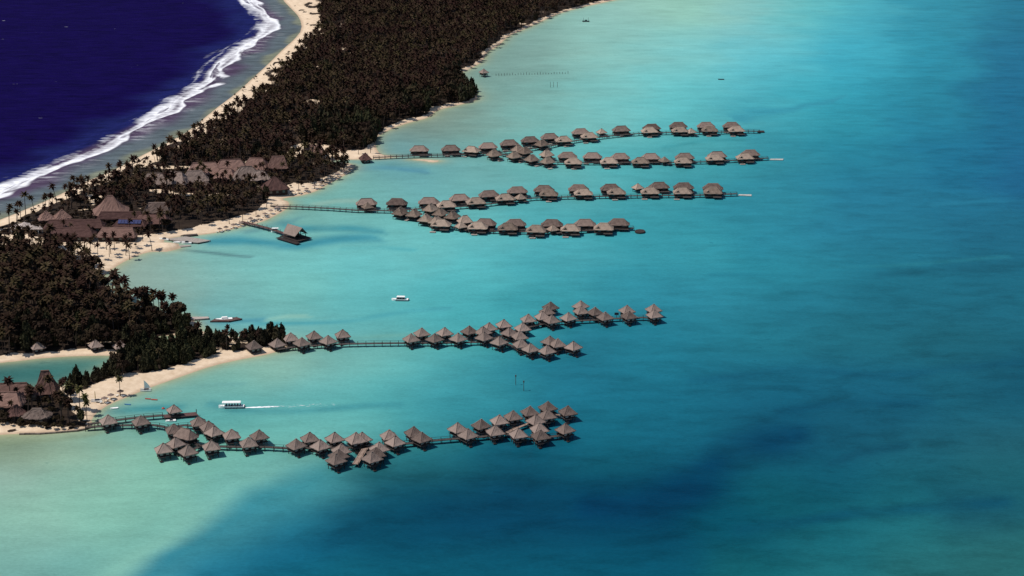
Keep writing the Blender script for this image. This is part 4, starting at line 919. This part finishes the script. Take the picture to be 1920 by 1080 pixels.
# beach furniture
UMB = MB()
for i in range(9):
    a0, a1 = 2*math.pi*i/9, 2*math.pi*(i+1)/9; k = len(UMB.v)
    UMB.v += [(0, 0, 2.9), (1.7*math.cos(a0), 1.7*math.sin(a0), 2.0), (1.7*math.cos(a1), 1.7*math.sin(a1), 2.0), (0, 0, 2.7)]; UMB.f += [(k, k+1, k+2), (k+3, k+2, k+1)]
UMB = UMB.mesh('umbrella_thatch'); UMB.materials.append(M['thatch_villa'])
UPO = MB().bar((0, 0, -.3), (0, 0, 2.8), .07, .06, 5).mesh('umbrella_pole'); UPO.materials.append(M['wood_dark'])
LNG = MB().box((0, 0, .35), (.75, 1.4, .1)).mesh('lounger_seat'); LNG.materials.append(M['white'])
LNB = MB(); LNB.add([(-.37, .65, .35), (.37, .65, .35), (.37, 1.15, .85), (-.37, 1.15, .85), (-.37, .65, .27), (.37, .65, .27), (.37, 1.2, .78), (-.37, 1.2, .78)], [(0,1,2,3),(7,6,5,4),(0,4,5,1),(1,5,6,2),(2,6,7,3),(3,7,4,0)]); LNB = LNB.mesh('lounger_back'); LNB.materials.append(M['white'])
LEG = MB().bar((0, 0, 0), (0, 0, .32), .04, .04, 4).mesh('lounger_leg'); LEG.materials.append(M['white'])
def lounger(x, y, rz, label, group):
    t = empty('sun_lounger', (x, y, gz(x, y)+.15), rz, label, 'sun lounger', group)
    mesh_obj('seat', LNG, t); mesh_obj('backrest', LNB, t)
    for a in (-.3, .3):
        for c in (-.6, .6): q = mesh_obj('leg', LEG, t); q.location = (a, c, 0)
BEACHES = [('on the sandy point near the farthest jetty', [(655,318),(645,324),(633,329),(622,335),(612,340),(600,346),(590,352),(575,358),(560,361),(548,363)]),
           ('on the beach beside the curved pier', [(520,393),(508,399),(497,405),(484,410),(470,414),(452,421),(438,425),(424,429),(412,432)]),
           ('on the lower beach behind the landing pier', [(208,746),(226,739),(196,752)])]
for where, pts in BEACHES:
    for x, y in pts:
        p = at(x, y, 1.0)
        t = empty('beach_umbrella', (p.x, p.y, gz(p.x, p.y)), 0, 'thatched beach umbrella ' + where, 'beach umbrella', 'umbrellas ' + where)
        mesh_obj('thatch', UMB, t); mesh_obj('pole', UPO, t)
        for s in (-1.3, 1.5): lounger(p.x+s, p.y-1.2, random.uniform(-.5, .5)+2.6, 'white sun lounger by an umbrella ' + where, 'loungers ' + where)

# ------------------------------------------------------------------ trees
def palm_geo(seed, nf, segs, hgt):
    r = random.Random(seed); tv, tf, cv, cf = [], [], [], []
    lean = r.uniform(0, .16)*hgt; la = r.uniform(0, 6.28); rings = 4; sd = 5
    for k in range(rings):
        t = k/(rings-1); cx, cy = math.cos(la)*lean*t*t, math.sin(la)*lean*t*t; rad = .24-.11*t
        for i in range(sd): q = 2*math.pi*i/sd; tv.append((cx+rad*math.cos(q), cy+rad*math.sin(q), hgt*t-.3))
    for k in range(rings-1):
        for i in range(sd): tf.append((k*sd+i, k*sd+(i+1) % sd, (k+1)*sd+(i+1) % sd, (k+1)*sd+i))
    top = Vector((math.cos(la)*lean, math.sin(la)*lean, hgt-.3))
    for i in range(nf):
        az = 2*math.pi*(i*.382 + r.uniform(-.04, .04)); el = math.radians(78 - 105*(i/nf)**.9 + r.uniform(-8, 8)); Lf = r.uniform(2.5, 3.3)
        p = top.copy(); base = len(cv); side = Vector((-math.sin(az), math.cos(az), 0)); st_ = Lf/segs
        for k in range(segs+1):
            t = k/segs; wd = .62*math.sin(math.pi*min(1, .14+t*.86))**.7 + .03
            cv += [tuple(p), tuple(p+side*wd+Vector((0, 0, -wd*.55))), tuple(p-side*wd+Vector((0, 0, -wd*.55)))]
            p = p + Vector((math.cos(az)*math.cos(el), math.sin(az)*math.cos(el), math.sin(el)))*st_; el -= math.radians(80/segs*(.7+t))
        for k in range(segs):
            a, c = base+k*3, base+k*3+3; cf += [(a, a+1, c+1, c), (a, c, c+2, a+2)]
    return np.array(tv), np.array(tf), np.array(cv), np.array(cf)
def leafy_geo(seed, kind, nq, hgt, R):
    r = np.random.default_rng(seed); tv, tf = [], []
    sd = 5
    nb = 4
    def tube(a, b, r0, r1):
        k = len(tv); a, b = Vector(a), Vector(b)
        for c, rr in ((a, r0), (b, r1)):
            for i in range(sd): q = 2*math.pi*i/sd; tv.append((c.x+rr*math.cos(q), c.y+rr*math.sin(q), c.z))
        for i in range(sd): tf.append((k+i, k+(i+1) % sd, k+sd+(i+1) % sd, k+sd+i))
    tube((0, 0, -.4), (0, 0, hgt*.55), .28, .18); tube((0, 0, hgt*.55), (0, 0, hgt*.85), .18, .05)
    V, F = [], []
    if kind == 'broad':
        cl = [((math.cos(a)*R*.55*q, math.sin(a)*R*.55*q, hgt*(.5+.32*h_)), R*s) for a, q, h_, s in zip(r.uniform(0, 6.28, 9), r.uniform(.3, 1.1, 9), r.uniform(0, 1, 9), r.uniform(.32, .52, 9))]
        for (c, rr) in cl[:nb]: tube((0, 0, hgt*.4), (c[0]*.8, c[1]*.8, c[2]), .12, .05)
    lead = [((math.cos(a)*R*.55*q, math.sin(a)*R*.55*q), hgt*h_, R*s_) for a, q, h_, s_ in zip(r.uniform(0, 6.28, 5), (0, 1, 1, .8, 1.1), (1, .85, .7, .9, .6), (.6, .6, .65, .5, .6))]
    for i in range(nq):
        if kind == 'broad':
            c, rr = cl[r.integers(len(cl))]; d = r.normal(size=3); d /= np.linalg.norm(d); d[2] = abs(d[2])*.9-.15
            p = np.array(c) + d*rr*(.75+.35*r.random()); s = R*.17*r.uniform(.6, 1.3); nrm = d + r.normal(size=3)*.45
        else:
            lc, lh, lr = lead[r.integers(len(lead))]; t = r.random()**.85; zz = lh*(.12+.88*t); rad = lr*math.sin(math.pi*min(1, .22+.8*t))**.75*(.45+.65*r.random()) + .08; a = r.uniform(0, 6.28)
            p = np.array((lc[0]*(.35+.65*t)+math.cos(a)*rad, lc[1]*(.35+.65*t)+math.sin(a)*rad, zz)); s = R*.2*r.uniform(.5, 1.3); nrm = np.array((math.cos(a), math.sin(a), .25)) + r.normal(size=3)*.5
        nrm = nrm/np.linalg.norm(nrm); up = np.array((0, 0, 1.0)) + r.normal(size=3)*.25; u = np.cross(up, nrm); u /= np.linalg.norm(u)+1e-9; v = np.cross(nrm, u)
        k = len(V); sv = s*(1.7 if kind == 'casu' else 1.0); su = s*(.6 if kind == 'casu' else 1.0)
        V += [p-u*su-v*sv*.6, p+u*su*.8-v*sv*.4+nrm*s*.2, p+u*su*.5+v*sv, p-u*su*.9+v*sv*.5-nrm*s*.2]; F.append((k, k+1, k+2, k+3))
    return np.array(tv), np.array(tf), np.array(V), np.array(F)
def pair(g, lm):
    tm = np_mesh('trunk', g[0], g[1]); tm.materials.append(M['trunk']); cm = np_mesh('crown', g[2], g[3]); cm.materials.append(M[lm]); return tm, cm
PAL_HI = [palm_geo(i, 22, 4, 10.5+.5*(i % 3)) for i in range(7)]; PAL_LO = [palm_geo(50+i, 15, 3, 9.5+.6*(i % 3)) for i in range(6)]
BRO_HI = [leafy_geo(i, 'broad', 420, 7.5, 3.8) for i in range(4)]; BRO_LO = [leafy_geo(30+i, 'broad', 130, 7.0, 3.9) for i in range(6)]
CAS_HI = [leafy_geo(i, 'casu', 560, 9.0, 3.0) for i in range(5)]; CAS_LO = [leafy_geo(60+i, 'casu', 160, 9.0, 3.1) for i in range(4)]
MESH = {('palm', 'palm'): [pair(g, 'palm') for g in PAL_HI], ('palm', 'green'): [pair(g, 'palm_green') for g in PAL_HI], ('broad', ''): [pair(g, 'broad') for g in BRO_HI], ('casu', ''): [pair(g, 'casu') for g in CAS_HI]}

def scatter(poly, sp, seed):
    r = np.random.default_rng(seed); a, b = poly.min(0), poly.max(0)
    xs, ys = np.meshgrid(np.arange(a[0], b[0], sp), np.arange(a[1], b[1], sp)); x = xs.ravel()+r.uniform(-.45, .45, xs.size)*sp; y = ys.ravel()+r.uniform(-.45, .45, xs.size)*sp
    k = inside(x, y, poly); return x[k], y[k], r.random(k.sum())
def blocked(x, y):
    bl = np.zeros(x.shape, bool)
    for cx, cy, a, b, rz in FOOT:
        u = (x-cx)*math.cos(rz)+(y-cy)*math.sin(rz); v = -(x-cx)*math.sin(rz)+(y-cy)*math.cos(rz); bl |= (np.abs(u) < a) & (np.abs(v) < b)
    for P in W_CLEAR: bl |= inside(x, y, P)
    return bl
TREES = []      # (kind, x, y, scale, wood)
MIX = {'motu': (4.7, .66, .30), 'resort': (5.0, .85, .13), 'point': (4.8, .9, .1), 'yard': (4.2, .22, .7), 'halls': (3.6, .4, .52), 'grove': (4.6, .82, .14), 'spit': (4.0, .07, .10), 'cape': (4.6, .6, .38)}
for si, (k, P) in enumerate(W_WOODS.items()):
    sp, pp, pb = MIX[k]; x, y, rr = scatter(P, sp, 100+si); ok = ~blocked(x, y) & (land_sdf(x, y) > .8)
    px, py = to_px(x, y); ok &= (px > -90) & (px < 1990) & (py > -45)
    x, y, rr, px, py = x[ok], y[ok], rr[ok], px[ok], py[ok]
    if k == 'motu':   # lagoon-side thickets of broad dark trees
        thick = (((px-870)/45)**2+((py-168)/28)**2 < 1) | (((px-770)/50)**2+((py-205)/20)**2 < 1) | (((px-650)/70)**2+((py-255)/28)**2 < 1)
    else: thick = np.zeros(len(x), bool)
    if k == 'resort': vis = vnoise(x, y, 14, 77) > .26; x, y, rr, px, py, thick = [q[vis] for q in (x, y, rr, px, py, thick)]
    for a, b, q, th, u_, v_ in zip(x, y, rr, thick, px, py):
        if th: kd = 'casu' if q < .35 else 'broad'
        elif k == 'grove' and v_ > 606 and u_ > 20: kd = 'broad' if q < .5 else ('palm' if q < .75 else 'casu')
        else: kd = 'palm' if q < pp else ('broad' if q < pp+pb else 'casu')
        if k == 'motu' and .5*vnoise(np.array([a]), np.array([b]), 11, 91)[0]+.5*vnoise(np.array([a]), np.array([b]), 27, 92)[0] < .27: continue
        TREES.append((kd, a, b, random.choice((.6, .8, .9, 1, 1, 1.1, 1.3))*random.uniform(.88, 1.12)*(1.2 if th else 1)*(.6 if k == 'spit' and 360 < u_ < 480 else .78 if k == 'spit' else .74 if k == 'cape' else (.36 if kd != 'palm' else .72) if k in ('yard', 'halls') else 1), k))
# shrubs and young palms strung along the ocean beach and single palms on the sand
for x, y in [(215,472),(200,470),(236,478),(243,484),(178,468),(268,455),(255,462),(590,352),(605,343),(620,335),(640,322),(650,316),(560,358),(500,392),(480,403),(455,412),(430,420),(225,740),(128,770),(150,770),(160,777),(163,786),(695,286),(672,290),(285,468),(164,478),(170,484),(184,490),(208,478),(205,483),(238,474),(246,466)]:
    p = at(x, y, 1); TREES.append(('palm', p.x, p.y, random.uniform(.75, 1.0), 'beach'))
for a, b, c, d, n_ in ((0,795,158,803,34), (20,788,140,794,16), (60,398,250,330,26), (300,276,560,92,46), (170,448,262,466,12), (265,338,350,352,10), (545,352,610,345,8)):
    for i in range(n_):
        t_ = random.random(); p = at(a+(c-a)*t_+random.uniform(-8, 8), b+(d-b)*t_+random.uniform(-3, 3), 1)
        if float(land_sdf(np.array([p.x]), np.array([p.y]))[0]) > 1.5 and not blocked(np.array([p.x]), np.array([p.y]))[0]: TREES.append(('broad', p.x, p.y, random.uniform(.22, .42), 'shore'))
TXT = {'halls': 'around the big thatched resort halls', 'shore': 'low on the open sand', 'yard': 'between the dark low halls', 'motu': 'on the far motu', 'resort': 'among the resort roofs', 'point': 'on the sandy point near the farthest jetty', 'grove': 'in the dense dark grove on the left', 'spit': 'on the narrow wooded spit', 'cape': 'on the point by the nearest jetty', 'beach': 'standing alone on open beach sand'}
KIND = {'palm': ('coconut_palm', 'coconut palm', 'palm tree'), 'broad': ('broadleaf_tree', 'dark round-crowned broadleaf tree', 'tree'), 'casu': ('casuarina_tree', 'feathery dark casuarina tree', 'tree')}
def place_txt(t):
    u_, v_ = [float(q[0]) for q in to_px(np.array([t[1]]), np.array([t[2]]))]; k = t[4]
    if k == 'grove': return ('at the lagoon edge of the grove beside the pale quay' if u_ > 215 else 'in the grove along the beach of three huts' if v_ > 612 else
                             'at the lagoon edge of the grove near the sandy yard' if u_ > 140 else 'deep in the left grove above the three huts' if v_ > 550 else 'at the back of the left grove below the canopies')
    if k == 'spit': return ('at the tip of the wooded spit beside the first bungalows' if u_ > 440 else 'on the middle of the wooded spit' if u_ > 330 else 'on the spit above the beached catamarans' if u_ > 200 else 'at the narrow root of the spit near the tower roof')
    if k == 'cape': return 'on the point left of the tower roof' if u_ < 60 else 'on the point between tower roof and nearest jetty'
    if k == 'resort': return 'behind the long beach of the curved pier' if u_ > 330 else 'between tall flared hall and ocean shore' if u_ < 220 else 'in the resort palm belt behind the grey dock'
    if k == 'motu': return 'on the far motu beside the farthest jetty' if v_ > 235 else 'on the lagoon edge of the far motu' if u_ > 700 else 'on the ocean half of the far motu'
    return TXT[k]
REST = {'palm': [], 'broad': [], 'casu': []}
for kd in REST:
    L_ = sorted([t for t in TREES if t[0] == kd], key=lambda t: t[1]**2+t[2]**2)
    def infr(t):
        a, b = to_px(np.array([t[1]]), np.array([t[2]])); return -5 < a[0] < 1925 and b[0] < 1085
    cnt = 0
    for t in L_:
        if cnt < 300 and infr(t):
            cnt += 1; nm, lb, ct = KIND[kd]
            key = (kd, ('green' if t[4] in ('point', 'beach') or (t[4] == 'resort' and random.random() < .35) else 'palm') if kd == 'palm' else '')
            e = empty(nm if t[3] >= .45 else 'shrub', (t[1], t[2], gz(t[1], t[2])), random.uniform(0, 6.28), ('low dark shrub ' if t[3] < .45 else lb + ' ') + place_txt(t), ct if t[3] >= .45 else 'shrub', ('low dark shrubs ' if t[3] < .45 else lb + 's ') + place_txt(t)); e.scale = (t[3],)*3
            tm, cm = random.choice(MESH[key]); mesh_obj('trunk', tm, e); mesh_obj('crown', cm, e)
        else: REST[kd].append(t)
def forest(name, trees, geos, lm, label):
    if not trees: return
    VV, FF, TT, MI = [], [], [], []; off = 0
    zs = np.clip(land_sdf(np.array([t[1] for t in trees]), np.array([t[2] for t in trees]))*.13, 0, 1.5)
    for t, z in zip(trees, zs):
        g = geos[random.randrange(len(geos))]; a = random.uniform(0, 6.28); ca, sa_ = math.cos(a)*t[3], math.sin(a)*t[3]; tint = random.random()
        for j, (v, f) in enumerate(((g[0], g[1]), (g[2], g[3]))):
            w_ = np.empty_like(v); w_[:, 0] = v[:, 0]*ca-v[:, 1]*sa_+t[1]; w_[:, 1] = v[:, 0]*sa_+v[:, 1]*ca+t[2]; w_[:, 2] = v[:, 2]*t[3]+z
            VV.append(w_); FF.append(f+off); off += len(v); TT.append(np.full(len(v), tint)); MI.append(np.full(len(f), j))
    me = np_mesh(name, np.concatenate(VV), np.concatenate(FF), None, {'tint': ('FLOAT', np.concatenate(TT))})
    me.materials.append(M['trunk']); me.materials.append(M[lm]); me.polygons.foreach_set('material_index', np.concatenate(MI).astype(np.int32))
    tag(mesh_obj(name, me), label, kind='stuff')
forest('palm_forest', REST['palm'], PAL_LO, 'palm', 'far coconut palms merging into one dark forest along the motu')
forest('broadleaf_forest', REST['broad'], BRO_LO, 'broad', 'far broadleaf trees filling the dark motu forest')
forest('casuarina_forest', REST['casu'], CAS_LO, 'casu', 'far casuarinas mixed into the motu forest')
print('TREES', {k: len(v) for k, v in REST.items()}, len(TREES), 'objects', len(bpy.data.objects))
